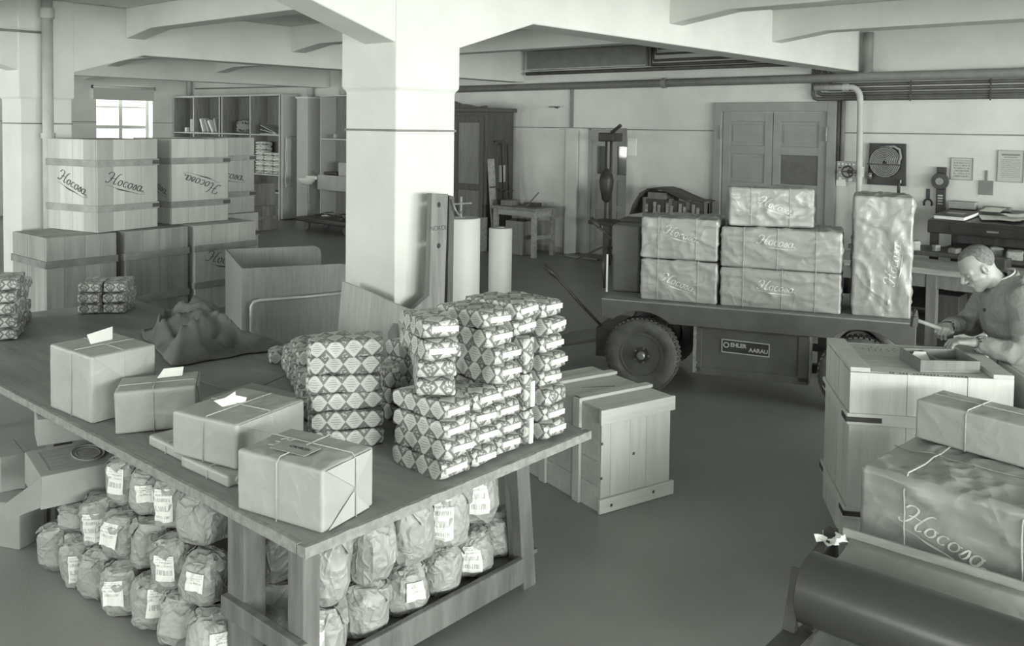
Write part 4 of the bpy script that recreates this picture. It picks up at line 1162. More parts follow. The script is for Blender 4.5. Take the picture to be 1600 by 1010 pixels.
def wheel(cx, cy, s):
    M = Matrix.Translation((cx, cy, WR)) @ Matrix.Rotation(R(90) * s, 4, 'X')
    w = .16
    prof = [(.185, -.06), (.2, -.075), (.24, -.08), (.285, -.07), (.305, -.045), (.31, 0), (.305, .045), (.285, .07), (.24, .08), (.2, .075), (.185, .06)]
    g = G(); g.lathe(prof, M, 48)
    g.f = g.f[:-2]
    for k in range(48):           # tread blocks
        a = 2 * PI * k / 48
        for zz, da in ((-.042, 0), (.0, .06), (.042, 0)):
            Mk = M @ Matrix.Rotation(a + da, 4, 'Z')
            g.box(.300, .3125, -.012, .012, zz - .016, zz + .016, Mk)
    o = g.build('tyre', M_['rubber'], t); auto(o, 50)
    h = G(); h.lathe([(.19, .055), (.195, .066), (.17, .066), (.16, .045), (.15, .03), (.1, .03), (.085, .04), (.07, .055), (.0005, .055)], M, 32); h.f = h.f[:-2] + [h.f[-2]]
    rim = h.build('wheel_rim', M_['rim'], t); auto(rim, 40)
    h = G(); h.lathe([(.035, .05), (.035, .085), (.025, .095), (.001, .097)], M, 16); auto(h.build('hub_cap', M_['steel'], rim))
    for k in range(5):
        a = 2 * PI * k / 5
        G().cyl(M @ Vector((.06 * math.cos(a), .06 * math.sin(a), .05)), M @ Vector((.06 * math.cos(a), .06 * math.sin(a), .068)), .009, n=6).build('wheel_nut', M_['steel'], rim)
for cx in WX_:
    wheel(cx, .1, 1); wheel(cx, LY - .1, -1)
    g = G(); g.cyl((cx, .15, WR), (cx, LY - .15, WR), .045, n=12); g.build('axle', M_['iron'], t)
bx = G().box(.76, 1.66, .15, LY - .15, .18, .6).build('battery_box', M_['truck'], t, bev=.008)
for q in ((.76, .82, .2, .6), (1.58, 1.66, .2, .6), (.76, 1.66, .18, .24), (.76, 1.66, .56, .6)): G().box(q[0], q[1], .138, .152, q[2], q[3]).build('box_flange', M_['truck'], bx, bev=.003)
g = G()
for k in range(26):
    z = .19 + .4 * k / 26; g.box(.752, .775 + .02 * max(0, mnoise.noise(Vector((k * .7, 0, 0)))), .133, .139, z, z + .016)
g.build('worn_edge', M_['truck_w'], bx)
G().box(1.662, 1.675, .14, .16, .19, .58).build('worn_edge', M_['truck_w'], bx)
# maker's badge
M = plane_M((1.17, .149, .43), (1, 0, -.02), (0, 0, 1))
bg_ = G(); bg_.box(-.19, .19, -.052, .052, 0, .004, M); bd = bg_.build('maker_badge', M_['black'], t)
g = G()
for q in ((-.19, .19, -.055, -.047), (-.19, .19, .047, .055), (-.19, -.182, -.055, .055), (.182, .19, -.055, .055)): g.box(*q, .004, .007, M)
g.build('badge_border', M_['alu'], bd)
text_obj(bd, 'O', M @ Matrix.Translation((-.152, .006, .005)), .062, M_['alu'], depth=.002, bold=.0014)
text_obj(bd, 'EHLER', M @ Matrix.Translation((-.056, .012, .005)), .045, M_['alu'], depth=.002, bold=.0014)
text_obj(bd, 'AARAU', M @ Matrix.Translation((.103, -.014, .005)), .045, M_['alu'], depth=.002, bold=.0014)
for (x0, x1, z0, z1) in ((1.68, 2.0, .42, .47), (1.68, 2.0, .24, .31), (1.72, 1.78, .31, .58)): G().box(x0, x1, .3, .36, z0, z1).build('chassis_bar', M_['iron'], t)
# control column and levers
cc = G().box(.0, .25, .34, .86, PZ, 1.36).build('control_column', M_['truck'], t, bev=.02)
G().box(-.002, .0, .40, .50, .80, 1.16).build('switch_strip', M_['iron'], cc)
for z in (1.09, 1.02): G().cyl((-.012, .44, z), (0, .44, z), .022, n=10).build('knob', M_['black'], cc)
G().cyl((-.02, .46, 1.22), (0, .46, 1.22), .035, n=14).build('lever_boss', M_['alu'], cc)
g = G(); g.tube([(-.02, .44, 1.21), (-.15, .5, 1.30), (-.24, .56, 1.37)], .012, 8); g.tube([(-.16, .51, 1.31), (-.25, .565, 1.375)], .019, 8); g.build('hand_lever', M_['iron'], cc, smooth=True)
g = G(); g.cyl((-.03, .3, PZ), (-.03, .3, 1.1), .01, n=8); g.build('post_rod', M_['alu'], t)
g = G(); g.tube([(-.08, .45, .78), (-.1, .45, .95), (-.08, .45, 1.1)], .022, 8); g.build('grab_handle', M_['black'], t, smooth=True)
G().box(.0, .22, .62, .9, 1.36, 1.38).build('top_tray', M_['black'], cc)
# driver's foot board and tiller
M = Matrix.Translation((-.08, .6, .33)) @ Matrix.Rotation(R(-14), 4, 'Y')
g = G(); g.prism([(-.5, -.2), (-.44, -.28), (0, -.28), (0, .28), (-.44, .28), (-.5, .2)], .03, M @ Matrix.Translation((0, 0, 0)))
fb = g.build('foot_board', M_['truck'], t, bev=.005)
G().box(-.12, .05, .3, .9, .2, .45).build('foot_board_bracket', M_['iron'], t)
g = G(); g.tube([(-.06, .42, .40), (-.28, .38, .62), (-.5, .34, .86), (-.54, .335, .9)], .013, 8); g.tube([(-.5, .34, .86), (-.62, .32, .96)], .02, 8)
g.build('tiller', M_['iron'], t, smooth=True)

def tbox(label, x0, y0, w, d, h, z, rot=0, seed=1, letter=None, strings=(), flat=False, amp=.017, freq=3.6, st=(.75, 1, 1.7)):
    """wrapped box on the truck; x0,y0 = near-left corner in truck coordinates"""
    c = TM_ @ Vector((x0, y0, 0))
    a = TA + rot
    x, y = corner_box((c.x, c.y), a, w, d)
    t = thing('wrapped_box', label, 'wrapped box', (x, y, z), a)
    g = wbox(w, d, h, seg=.016, rad=.018, amp=amp, freq=freq, seed=seed, st=st)
    auto(g.build('wrapping', M_['kraft2'], t), 60)
    for p in strings:                        # taped seams following the creased face
        s = G(); pts = [(p, -d / 2 - .003 - g.disp(p, -d / 2, h * k / 14, (0, -1, 0)), h * k / 14) for k in range(15)]
        pts += [(p, -d / 2 + d * k / 6, h + .003 + g.disp(p, -d / 2 + d * k / 6, h, (0, 0, 1))) for k in range(0, 7)]
        s.tube(pts, .0028, 5); s.build('string', M_['kraft'], t, smooth=True)
    if letter:
        u, v, size, ro = letter
        def surf(X, Y): return Vector((u + X, -d / 2 - .003 - g.disp(u + X, -d / 2, v + Y, (0, -1, 0)), v + Y))
        script_word(t, None, size, M_['chalk'], ro, .2, surf)
    return t
tbox('wrapped box lettered on its face, lower left on the truck', .31, .09, .63, .5, .34, PZ + .001, 0, 3, (.0, .15, .036, R(-17)), (-.17, .16))
tbox('wrapped box lettered on its face, upper left on the truck by the control column', .31, .085, .63, .5, .34, PZ + .352, 0, 4, (.02, .2, .036, R(-14)), (-.17, .14))
tbox('long wrapped box at the bottom of the middle stack on the truck', .965, .09, .92, .5, .315, PZ + .001, 0, 5, (-.02, .17, .036, R(-4)), (-.28, .02, .27))
tbox('long wrapped box in the middle of the stack on the truck', .965, .085, .92, .5, .32, PZ + .322, 0, 6, (-.03, .21, .036, R(-5)), (-.28, -.02, .27))
tbox('short wrapped box on top of the middle stack on the truck', 1.02, .12, .66, .36, .31, PZ + .65, R(10), 7, (.03, .16, .034, R(-20)), (-.16, .14))
tbox('tall upright wrapped box at the end of the truck with vertical lettering', 1.965, .12, .42, .5, .93, PZ + .001, 0, 8, (.09, .42, .042, R(83)), (), amp=.02, st=(1.7, 1, .7))

# ------------------------------------------------------------------ white crate and things on it
w, d, h = .8, .68, .94
ang = R(-58)
c0 = (4.70, 1.75)
wc = crate('tall new white crate with black corner straps that the man works at', c0, ang, (w, d, h), 0, 3, 5, 'white_wood', (.2, .735), 'white_wood_h', straps=False, name='packing_crate', bh=.06)
for f in (.2, .735):
    z = h * f; s = G(); e = .0205
    s.box(-w / 2 - e, -w / 2 + .16, -d / 2 - e, -d / 2 - .017, z - .013, z + .013); s.box(-w / 2 - e, -w / 2 - .017, -d / 2 - e, -d / 2 + .09, z - .013, z + .013)
    s.build('corner_strap', M_['black'], wc)
    s = G(); s.box(-w / 2 - e, -w / 2 - .017, d / 2 - .09, d / 2 + .015, z - .013, z + .013); s.build('corner_strap', M_['black'], wc)
for x0 in (-w / 2, w / 2 - .1): G().box(x0, x0 + .1, -d / 2, d / 2, h - .002, h + .022).build('lid_batten', M_['white_wood_h'], wc, bev=.003)
g = G(); rr = random.Random(3)
for row, (yy, x0, x1, n_) in enumerate(((.24, -.2, .25, 14), (.205, -.22, .22, 14), (.17, -.2, .05, 7))):
    for k in range(n_):
        if rr.random() < .25: continue
        xx = x0 + (x1 - x0) * k / n_; a = rr.uniform(-.8, .8)
        g.bar((xx, yy - .008, h - .0025), (xx + .012 * math.sin(a), yy + .008, h - .0025), .005, .001)
g.build('stencil_marks', M_['ink'], wc)
g = G()
for k in range(26):
    if rr.random() < .12: continue
    xx = -.2 + .44 * k / 26; g.bar((xx, -d / 2 + .012, h - .0025), (xx + .006, -d / 2 + .03 + rr.uniform(0, .006), h - .0025), .006, .001)
g.build('stencil_marks', M_['ink'], wc)
crate('pale crate standing beside the tall white crate in front of the man', (5.085, .935), ang, (.7, .6, .93), 0, 4, 4, 'white_wood', (.3,), 'white_wood_h', straps=False, name='packing_crate')
# nail tray
tx, ty = corner_box((4.945, 1.475), R(-50), .31, .27)
t = thing('nail_tray', 'small open wooden nail tray with divider on the white crate', 'tray', (tx, ty, h), R(-50))
a, b, hh = .155, .135, .062
G().box(-a, a, -b, b, 0, .008).build('tray_floor', M_['grey_wood'], t)
for q in ((-a, a, -b, -b + .012), (-a, a, b - .012, b), (-a, -a + .012, -b + .012, b - .012), (a - .012, a, -b + .012, b - .012)): G().box(*q, .008, hh).build('tray_side', M_['grey_wood'], t, bev=.002)
G().box(-.045, -.035, -b + .012, b - .012, .008, hh - .008).build('divider', M_['grey_wood'], t)
g = G(); M = plane_M((-.09, .02, .03), (1, .3, .3), (-.2, 1, .5)); g.prism([(-.05, -.04), (.04, -.05), (.055, .03), (0, .06), (-.05, .03)], .002, M); tag(g.build('paper_scrap', M_['white'], None), 'crumpled white paper scrap stuck in the nail tray', 'paper').parent = None
o = bpy.data.objects['paper_scrap']; o.location = (tx, ty, h); o.rotation_euler = (0, 0, R(-50))

# ------------------------------------------------------------------ big wrapped box, parcel and roll stand
a = R(-94); c = (4.03, 1.445); w, d, h = 1.05, .80, .70
x, y = corner_box(c, a, w, d)
t = thing('wrapped_box', 'large creased kraft box with white brand lettering behind the dark roll', 'wrapped box', (x, y, 0), a)
g = wbox(w, d, h, seg=.022, rad=.025, amp=.02, freq=3.0, seed=14, st=(.8, 1, 1.4)); auto(g.build('wrapping', M_['kraft2'], t), 60)
for p in (-w / 2 + .2, -w / 2 + .66):
    s = G(); pts = [(p + .02 * (1 - k / 14), -d / 2 - .009 - g.disp(p, -d / 2, h * k / 14, (0, -1, 0)), h * k / 14) for k in range(14)]
    pts += [(p, -d / 2 + .03 + (d - .03) * k / 8, h + .01 + g.disp(p, -d / 2 + .03 + (d - .03) * k / 8, h, (0, 0, 1))) for k in range(9)]
    s.tube(pts, .004, 6); s.build('string', M_['string'], t, smooth=True)
s = G(); s.tube([(-w / 2 + w * k / 12, -.03, h + .004 + g.disp(-w / 2 + w * k / 12, -.03, h, (0, 0, 1))) for k in range(13)], .003, 5); s.build('paper_seam', M_['kraft2'], t, smooth=True)
def surfb(X, Y):
    u, v = -w / 2 + .365, .485
    return Vector((u + X, -d / 2 - .004 - g.disp(u + X, -d / 2, v + Y, (0, -1, 0)), v + Y))
script_word(t, None, .046, M_['chalk'], R(-17), .17, surfb)
x, y = corner_box((4.56, 1.375), R(-100), .6, .27)
t = parcel('small kraft parcel tied with string on top of the large lettered box', (x, y, h + .012), R(-100), (.6, .27, .19), strings=(('x', -.06), ('y', .02)), sr=.0032, amp=.005, seed=21, flaps=(('left', .26, .12, True, .02),))

t = thing('paper_roll_stand', 'dark glossy paper roll on a low cutting stand with wooden bar', 'roll stand', (3.5, 1.45, 0), 0)
g = G(); M = Matrix.Rotation(R(90), 4, 'X') @ Matrix.Translation((0, .35, 0))
g.lathe([(.03, 0), (.135, 0), (.14, .004), (.14, 1.4), (.13, 1.404), (.03, 1.404)], M, 48); auto(g.build('dark_roll', M_['darkroll'], t), 40)
g = G(); g.cyl((0, -.03, .35), (0, -1.5, .35), .022, n=12); g.build('spindle', M_['steel'], t)
V = []; F = []
for i in range(9):
    u = i / 8; xx = .05 + .24 * u; zz = .46 - .03 * math.sin(u * PI) + .01 * u
    V += [(xx, -.06, zz), (xx, -1.38, zz)]
F = [(2 * i, 2 * i + 1, 2 * i + 3, 2 * i + 2) for i in range(8)]
o = G().add(V, F).build('paper_web', M_['kraft'], t, smooth=True); m = o.modifiers.new('s', 'SOLIDIFY'); m.thickness = .002
V = []; F = []
for i in range(7):
    for j in range(7):
        V.append((.2 + .11 * i / 6 + .015 * math.sin(j), .05 - .1 * j / 6 + .02 * math.sin(i * 1.3), .45 + .05 * math.sin(i * 1.1) * math.cos(j * .9) * .5 + .02 * j / 6))
for i in range(6):
    for j in range(6): F.append((i * 7 + j, i * 7 + j + 1, (i + 1) * 7 + j + 1, (i + 1) * 7 + j))
G().add(V, F).build('crumpled_edge', M_['white'], t)
g = G(); g.prism([(0, 0), (.05, 0), (.05, .06), (.035, .06), (.03, .02), (0, .02)], 1.42, plane_M((.27, -.02, .44), (1, 0, 0), (0, 0, 1))); g.build('tear_bar', M_['bench'], t, bev=.003)
for yy in (.03, -1.45):
    g = G()
    g.bar((-.16, yy, .008), (-.02, yy, .42), .03, .05, (0, 1, 0)); g.bar((.38, yy, .006), (.3, yy, .47), .03, .05, (0, 1, 0)); g.bar((-.12, yy, .12), (.36, yy, .12), .03, .05, (0, 1, 0)); g.bar((-.03, yy, .36), (.34, yy, .46), .03, .04, (0, 1, 0))
    g.build('side_frame', M_['iron'], t)
g = G(); g.box(-.3, -.05, -.05, .05, .16, .2); g.bar((-.3, .0, .16), (-.2, .0, .02), .03, .05, (0, 1, 0)); g.build('iron_bracket', M_['iron'], t)
# ------------------------------------------------------------------ along the door wall
random.seed(12)
# wardrobe
t = thing('wardrobe', 'tall dark wooden wardrobe with carved top standing by the door wall', 'wardrobe', (11.62, 10.82, 0))
G().box(0, .72, 0, 1.6, 0, 2.45).build('carcase', M_['dark_wood'], t, bev=.006)
G().box(-.05, .76, -.05, 1.65, 2.45, 2.52).build('cornice', M_['dark_wood'], t, bev=.01)
pts = [(0, 0)] + [(1.7 * k / 20, .02 + .09 * (math.exp(-((k - 10) / 4.) ** 2)) + .02 * math.cos(k * .63) ** 2) for k in range(21)] + [(1.7, 0)]
g = G(); g.prism(pts, -.03, plane_M((-.04, -.05, 2.52), (0, 1, 0), (0, 0, 1))); g.build('pediment', M_['dark_wood'], t)
for k in range(2):
    y0 = .06 + k * .76
    g = G(); g.box(-.025, 0, y0, y0 + .09, .1, 2.38); g.box(-.025, 0, y0 + .63, y0 + .72, .1, 2.38)
    for z0, z1 in ((.1, .2), (1.05, 1.17), (2.26, 2.38)): g.box(-.025, 0, y0 + .09, y0 + .63, z0, z1)
    dr = g.build('wardrobe_door', M_['dark_wood'], t, bev=.004)
    for z0, z1 in ((.2, 1.05), (1.17, 2.26)): G().box(-.01, 0, y0 + .1, y0 + .62, z0, z1).build('door_panel', M_['grey_wood'], dr)
    G().cyl((-.04, y0 + (.68 if k == 0 else .04), 1.2), (-.025, y0 + (.68 if k == 0 else .04), 1.2), .015, n=8).build('knob', M_['iron'], dr)
# boards and clamps by the wardrobe
for i, (x, z1, xx, lab) in enumerate(((11.9, 1.95, 12.1, 'tall'), (12.02, 1.9, 12.2, 'middle'), (11.72, 1.15, 11.9, 'short'))):
    t = thing('bar_clamp', '%s iron bar clamp leaning on the side of the wardrobe' % lab, 'clamp')
    y0 = 10.765 - .03 * i
    G().bar((x, y0 - .15, .008), (x + .06, y0, z1), .03, .012).build('clamp_bar', M_['iron'], t)
    G().bar((x - .12, y0 - .01, z1 - .02), (x + .16, y0 - .01, z1 - .02), .02, .025).build('clamp_head', M_['iron'], t)
    G().bar((x - .07, y0 - .07, z1 * .55), (x + .15, y0 - .07, z1 * .55), .02, .025).build('clamp_jaw', M_['iron'], t)
tag(G().bar((11.70, 10.63, .002), (11.72, 10.806, 1.62), .16, .025, (0, 1, 0)).build('leaning_plank', M_['bench']), 'pale narrow board leaning on the wardrobe side', 'board')
tag(G().box(11.95, 12.1, 10.79, 10.818, 1.2, 1.5).build('note_card', M_['notice']), 'small paper note pinned to the wardrobe side', 'note')
# small work table with clutter
t = thing('work_table', 'small rough work table cluttered with tools by the wardrobe', 'table', (11.5, 9.58, 0))
G().box(0, .62, 0, 1.0, .78, .83).build('table_top', M_['grey_wood'], t, bev=.005)
for x in (.03, .52):
    for y in (.04, .9): G().box(x, x + .07, y, y + .07, 0, .78).build('leg', M_['bench'], t)
G().box(.045, .07, .12, .89, .68, .779).build('apron', M_['bench'], t); G().box(.11, .51, .05, .08, .3, .37).build('stretcher', M_['bench'], t); G().box(.11, .51, .05, .08, .68, .779).build('apron', M_['bench'], t)
for i, (x, y, w_, d_, h_, m, nm, lab) in enumerate(((11.6, 10.25, .3, .2, .09, 'grey_wood', 'tool_box', 'low wooden tool box on the small work table'), (11.8, 9.85, .2, .25, .06, 'iron', 'iron_block', 'dark iron block at the corner of the small work table'))):
    tag(G().box(x, x + w_, y, y + d_, .831, .831 + h_).build(nm, M_[m], bev=.008), lab, 'tool')
g = G(); g.bar((11.7, 9.95, .835), (11.85, 9.8, 1.08), .02, .02); tag(g.build('chisel', M_['iron']), 'thin tool standing up on the small work table', 'tool')
tag(G().box(11.62, 11.98, 9.95, 10.35, 0, .58).build('storage_box', M_['grey_wood'], bev=.01), 'grey wooden box under the small work table', 'box')
tag(G().box(11.3, 11.6, 10.75, 10.8, .0, .6).build('short_board', M_['bench'], bev=.004), 'short pale board beside the grey box on the floor', 'board')
g = G(); V = []
for i in range(8):
    for j in range(8): V.append((11.63 + .33 * i / 7, 9.98 + .34 * j / 7, .55 + .06 * abs(mnoise.noise(Vector((i * .8, j * .8, 0)))) + .03))
g.add(V, [(i * 8 + j, i * 8 + j + 1, i * 8 + j + 9, i * 8 + j + 8) for i in range(7) for j in range(7)]); tag(g.build('cloth_rag', M_['hose'], smooth=True), 'crumpled rag lying on the grey box', 'rag')

# pillar drill before the side door
dx, dy = 11.85, 8.36
t = thing('pillar_drill', 'dark pillar drill with two rods standing before the side door', 'machine', (dx, dy, 0))
for y in (-.04, .05): G().cyl((0, y, 0), (0, y, 2.02), .018, n=10).build('column_rod', M_['iron'], t, smooth=True)
G().box(-.14, .14, -.17, .12, 1.98, 2.12).build('head', M_['black'], t, bev=.02)
G().cyl((0, -.05, 2.12), (0, -.22, 2.24), .03, n=8).build('belt_arm', M_['black'], t)
g = G(); g.lathe([(.02, .0), (.07, .05), (.1, .2), (.12, .35), (.1, .45), (.05, .52), (.02, .55)], Matrix.Translation((-.05, .0, 1.0)), 16); g.build('motor', M_['black'], t, smooth=True)
G().box(-.26, .2, -.26, .2, .66, .72).build('drill_table', M_['black'], t, bev=.01)
G().box(-.04, .04, -.06, .06, 0, .66).build('pedestal', M_['iron'], t)
for a in (0, 2.1, 4.2):
    G().bar((0, 0, .32), (.55 * math.cos(a + 1.9), .55 * math.sin(a + 1.9), .03), .03, .03).build('foot', M_['iron'], t)
tag(G().box(XB - .012, XB - .002, 8.2, 8.36, 1.75, 2.03).build('door_notice', M_['white']), 'small white notice on the wall beside the side door', 'notice')
tag(G().box(12.05, 12.38, 8.7, 9.38, 0.0, .04).build('door_step', M_['pipe'], bev=.01), 'low grey step before the side door', 'step')

# tool crate with bent sheet behind the truck
t = thing('tool_rack', 'low dark wooden rack of tools against the wall behind the truck', 'rack', (11.75, 6.52, 0))
G().box(0, .5, 0, 1.12, 0, .9).build('rack_box', M_['grey_wood'], t, bev=.005)
G().box(0, .05, 0, 1.12, .9, 1.12).build('rack_front', M_['dark_wood'], t)
for y in (0, .3, .6, 1.06): G().box(-.012, .06, y, y + .05, .9, 1.14).build('upright', M_['grey_wood'], t)
for k in range(14): G().box(-.02, .0, .06 + k * .074, .10 + k * .074, .92, 1.0 + .04 * (k % 3)).build('tool_handle', M_['bench' if k % 3 else 'iron'], t)
G().box(.05, .4, .72, 1.06, .9, 1.22).build('inner_box', M_['grey_wood'], t)
g = G(); V = []; prof = [(1.34, .86), (1.28, 1.02), (1.16, 1.2), (1.02, 1.28), (.86, 1.29), (.7, 1.26), (.5, 1.19), (.3, 1.13), (.12, 1.12)]
for (y, z) in prof: V += [(11.72, 6.52 + y, z), (12.2, 6.52 + y, z + .01)]
g.add(V, [(2 * i, 2 * i + 1, 2 * i + 3, 2 * i + 2) for i in range(len(prof) - 1)])
o = g.build('bent_sheet', M_['dark_wood'], smooth=True); m = o.modifiers.new('s', 'SOLIDIFY'); m.thickness = .012
tag(o, 'dark bent sheet arching over the tool rack', 'sheet')

# switch panel
t = thing('switch_panel', 'pale marble switch panel with fuses and switches beside the double door', 'switch panel', (XB - .05, 4.87, 1.5))
G().box(0, .05, -.28, 0, 0, .28).build('panel_board', M_['notice'], t, bev=.004)
for k in range(5):
    G().cyl((-.02, -.04 - k * .05, .24), (0, -.04 - k * .05, .24), .016, n=8).build('fuse', M_['porcelain'], t)
for k in range(3): G().box(-.006, 0, -.07 - k * .075, -.03 - k * .075, .185, .2).build('name_plate', M_['ink'], t)
for (y, z) in ((-.06, .04), (-.2, .03), (-.06, .13)): G().cyl((-.045, y, z), (0, y, z), .026, n=12).build('switch', M_['porcelain'], t, smooth=True)
tag(G().box(XB - .06, XB - .052, 4.735, 4.865, 1.44, 1.53).build('paper_note', M_['white']), 'small white note hanging below the switch panel', 'note')
# fire hose
t = thing('fire_hose', 'coiled canvas fire hose mounted on a black wall board', 'fire hose', (XB - .06, 4.19, 1.76))
g = G(); g.prism([(-.25, -.28), (.25, -.28), (.235, .28), (-.235, .28)], .03, plane_M((.03, 0, 0), (0, -1, 0), (0, 0, 1))); g.build('back_board', M_['black'], t, bev=.004)
g = G(); g.tube([(-.035, .02 - (.025 + .00122 * k) * math.cos(k * .35), .03 + (.025 + .00122 * k) * math.sin(k * .35)) for k in range(150)], .0078, 6); g.build('hose_coil', M_['hose'], t, smooth=True)
g = G(); g.tube([(-.035, -.15, .0), (-.035, -.19, .1), (-.035, -.17, .2), (-.035, -.1, .24), (-.035, .0, .235)], .016, 7); g.build('hose_end', M_['hose'], t, smooth=True)
G().box(-.055, -.045, -.24, .24, -.01, .008).build('retaining_bar', M_['iron'], t)
G().cyl((-.05, .2, -.12), (-.05, .2, -.2), .028, n=10).build('nozzle', M_['steel'], t, smooth=True); G().cyl((-.05, -.18, -.2), (-.05, -.18, -.38), .022, n=10).build('coupling', M_['iron'], t, smooth=True); G().box(-.06, -.02, -.2, -.16, -.24, -.2).build('bright_label', M_['white'], t)
t = thing('wall_hook', 'small iron hook on the wall left of the side door', 'hook', (XB - .1, 9.85, 2.55))
G().bar((0, -.12, 0), (0, .12, 0), .015, .015).build('cross_arm', M_['iron'], t); G().bar((0, 0, 0), (.1, 0, -.02), .015, .02).build('stem', M_['iron'], t)
# notices
def notice(nm, lab, y0, y1, z0, z1, m, head=False):
    t = thing(nm, lab, 'notice', (XB - .012, (y0 + y1) / 2, z0))
    w_ = y1 - y0; h_ = z1 - z0
    g = G(); g.add([(0, w_ / 2, 0), (0, -w_ / 2, 0), (0, -w_ / 2, h_), (0, w_ / 2, h_)], [(0, 1, 2, 3)], [(0, 0), (1, 0), (1, 1), (0, 1)])
    me = g.mesh('sheet'); o = bpy.data.objects.new('sheet', me); me.materials.append(M_[m]); link(o, t); o.location.x = -.002
    g = G()
    for q in ((-w_ / 2 - .006, w_ / 2 + .006, -.006, .0), (-w_ / 2 - .006, w_ / 2 + .006, h_, h_ + .006), (-w_ / 2 - .006, -w_ / 2, 0, h_), (w_ / 2, w_ / 2 + .006, 0, h_)): g.box(-.008, .012, *q)
    g.build('notice_frame', M_['pipe'], t)
    G().box(0, .012, -w_ / 2, w_ / 2, 0, h_).build('backing', M_['notice'], t)
    if head:
        k = G(); k.box(-.0035, -.0025, -w_ * .36, w_ * .36, h_ * .84, h_ * .9); k.box(-.0035, -.0025, -w_ * .26, w_ * .26, h_ * .775, h_ * .80); k.build('heading', M_['greyink'], t)
    return t
notice('printed_notice', 'large framed printed notice with bold heading on the wall above the desk', 2.58, 2.86, 1.6, 1.98, 'poster', True)
notice('printed_notice', 'smaller printed sheet on the wall beside the hanging gauge', 3.15, 3.4, 1.6, 1.87, 'notice_p')
t = thing('dustpan', 'flat grey hand shovel hanging on the wall between the notices', 'shovel', (XB - .02, 2.985, 1.42))
G().box(0, .012, -.08, .08, 0, .18).build('blade', M_['pipe'], t, bev=.003); G().box(0, .015, -.012, .012, .18, .31).build('handle', M_['pipe'], t, bev=.003)
t = thing('fork_spanner', 'dark fork-ended spanner hanging on the wall below the fire hose', 'spanner', (XB - .02, 3.67, 1.24))
G().box(0, .015, -.022, .022, .08, .22).build('shank', M_['iron'], t, bev=.004)
g = G(); g.tube([(.008, -.045, .0), (.008, -.05, .04), (.008, -.03, .075), (.008, 0, .085), (.008, .03, .075), (.008, .05, .04), (.008, .045, 0)], .013, 8); g.build('fork', M_['iron'], t, smooth=True)
# hanging gauge
t = thing('tape_dispenser', 'dark upright with a rounded reel hung beside the notice', 'dispenser', (XB - .08, 3.5, 1.15))
G().box(0, .05, -.055, .055, 0, .6).build('upright', M_['black'], t, bev=.004)
g = G(); g.lathe([(.03, -.03), (.1, -.03), (.11, 0), (.1, .03), (.03, .03)], Matrix.Translation((-.03, .0, .42)) @ Matrix.Rotation(R(90), 4, 'Y'), 20); auto(g.build('reel', M_['iron'], t))
g = G(); g.lathe([(.01, -.035), (.045, -.035), (.05, .0), (.045, .04), (.01, .04)], Matrix.Translation((-.04, .0, .42)) @ Matrix.Rotation(R(90), 4, 'Y'), 16); auto(g.build('hub', M_['hose'], t))
for k in range(4): G().box(-.004, 0, -.03, .03, .12 + k * .035, .14 + k * .035).build('scale_mark', M_['notice'], t)

# black standing desk with papers
t = thing('standing_desk', 'black sloping standing desk with drawer against the wall', 'desk', (11.15, 3.3, 0))
dw = 2.4
V = [(0, 0, 1.02), (0, -dw, 1.02), (1.0, -dw, 1.02), (1.0, 0, 1.02), (0, 0, 1.17), (0, -dw, 1.17), (1.0, -dw, 1.27), (1.0, 0, 1.27)]
G().add(V, [(3, 2, 1, 0), (4, 5, 6, 7), (0, 1, 5, 4), (1, 2, 6, 5), (2, 3, 7, 6), (3, 0, 4, 7)]).build('desk_body', M_['desk'], t, bev=.01)
for y in (-.06, -dw + .06):
    for x in (.04, .9): G().box(x, x + .08, y - .04, y + .04, 0, 1.02).build('leg', M_['desk'], t)
G().box(.05, .95, -dw + .1, -.1, .3, .34).build('shelf', M_['dark_wood'], t)
G().box(.9, .93, -dw + .1, -.1, .34, 1.019).build('back_panel', M_['dark_wood'], t)  # added dark panel, darkens the space under the desk
G().box(.05, .9, -dw + .1, -.1, .8, .83).build('shelf', M_['dark_wood'], t)
h_ = G().box(-.012, -.002, -1.15, -.25, 1.04, 1.13).build('drawer', M_['desk'], t, bev=.004)
G().box(-.022, -.012, -.76, -.64, 1.075, 1.095).build('drawer_pull', M_['steel'], h_)
def on_desk(x, y): return 1.171 + .1 * (x - 11.15)
t = thing('ledger_book', 'large dark ledger lying at the end of the standing desk', 'book', (11.42, 3.06, on_desk(11.42, 0) + .0), R(-8))
t.rotation_euler = (0, -.1, R(-8))
G().box(-.2, .2, -.17, .17, .006, .045).build('pages', M_['white'], t); G().box(-.21, .21, -.18, .18, .045, .05).build('cover', M_['desk'], t); G().box(-.21, .21, -.18, .18, 0, .006).build('cover', M_['desk'], t)
G().box(-.05, .05, -.1, .1, .05, .0515).build('title_label', M_['notice'], t)
for i, (x, y, a, w_, d_) in enumerate(((11.5, 2.62, 20, .3, .4), (11.42, 2.5, -25, .22, .3), (11.6, 2.45, 50, .22, .3), (11.35, 2.12, 10, .35, .3), (11.75, 2.75, 0, .3, .22))):
    g = G(); V = []
    for a1 in range(5):
        for b1 in range(5): V.append((-w_ / 2 + w_ * a1 / 4, -d_ / 2 + d_ * b1 / 4, .012 + .012 * mnoise.noise(Vector((a1 * .9, b1 * .9, i)))))
    g.add(V, [(p * 5 + q, p * 5 + q + 1, p * 5 + q + 6, p * 5 + q + 5) for p in range(4) for q in range(4)])
    o = g.build('loose_paper', M_['white'], smooth=True); o.location = (x, y, on_desk(x, y) + .012 * i); o.rotation_euler = (0, -.1, R(a))
    tag(o, 'loose white paper lying on the standing desk', 'paper', 'papers on the standing desk')
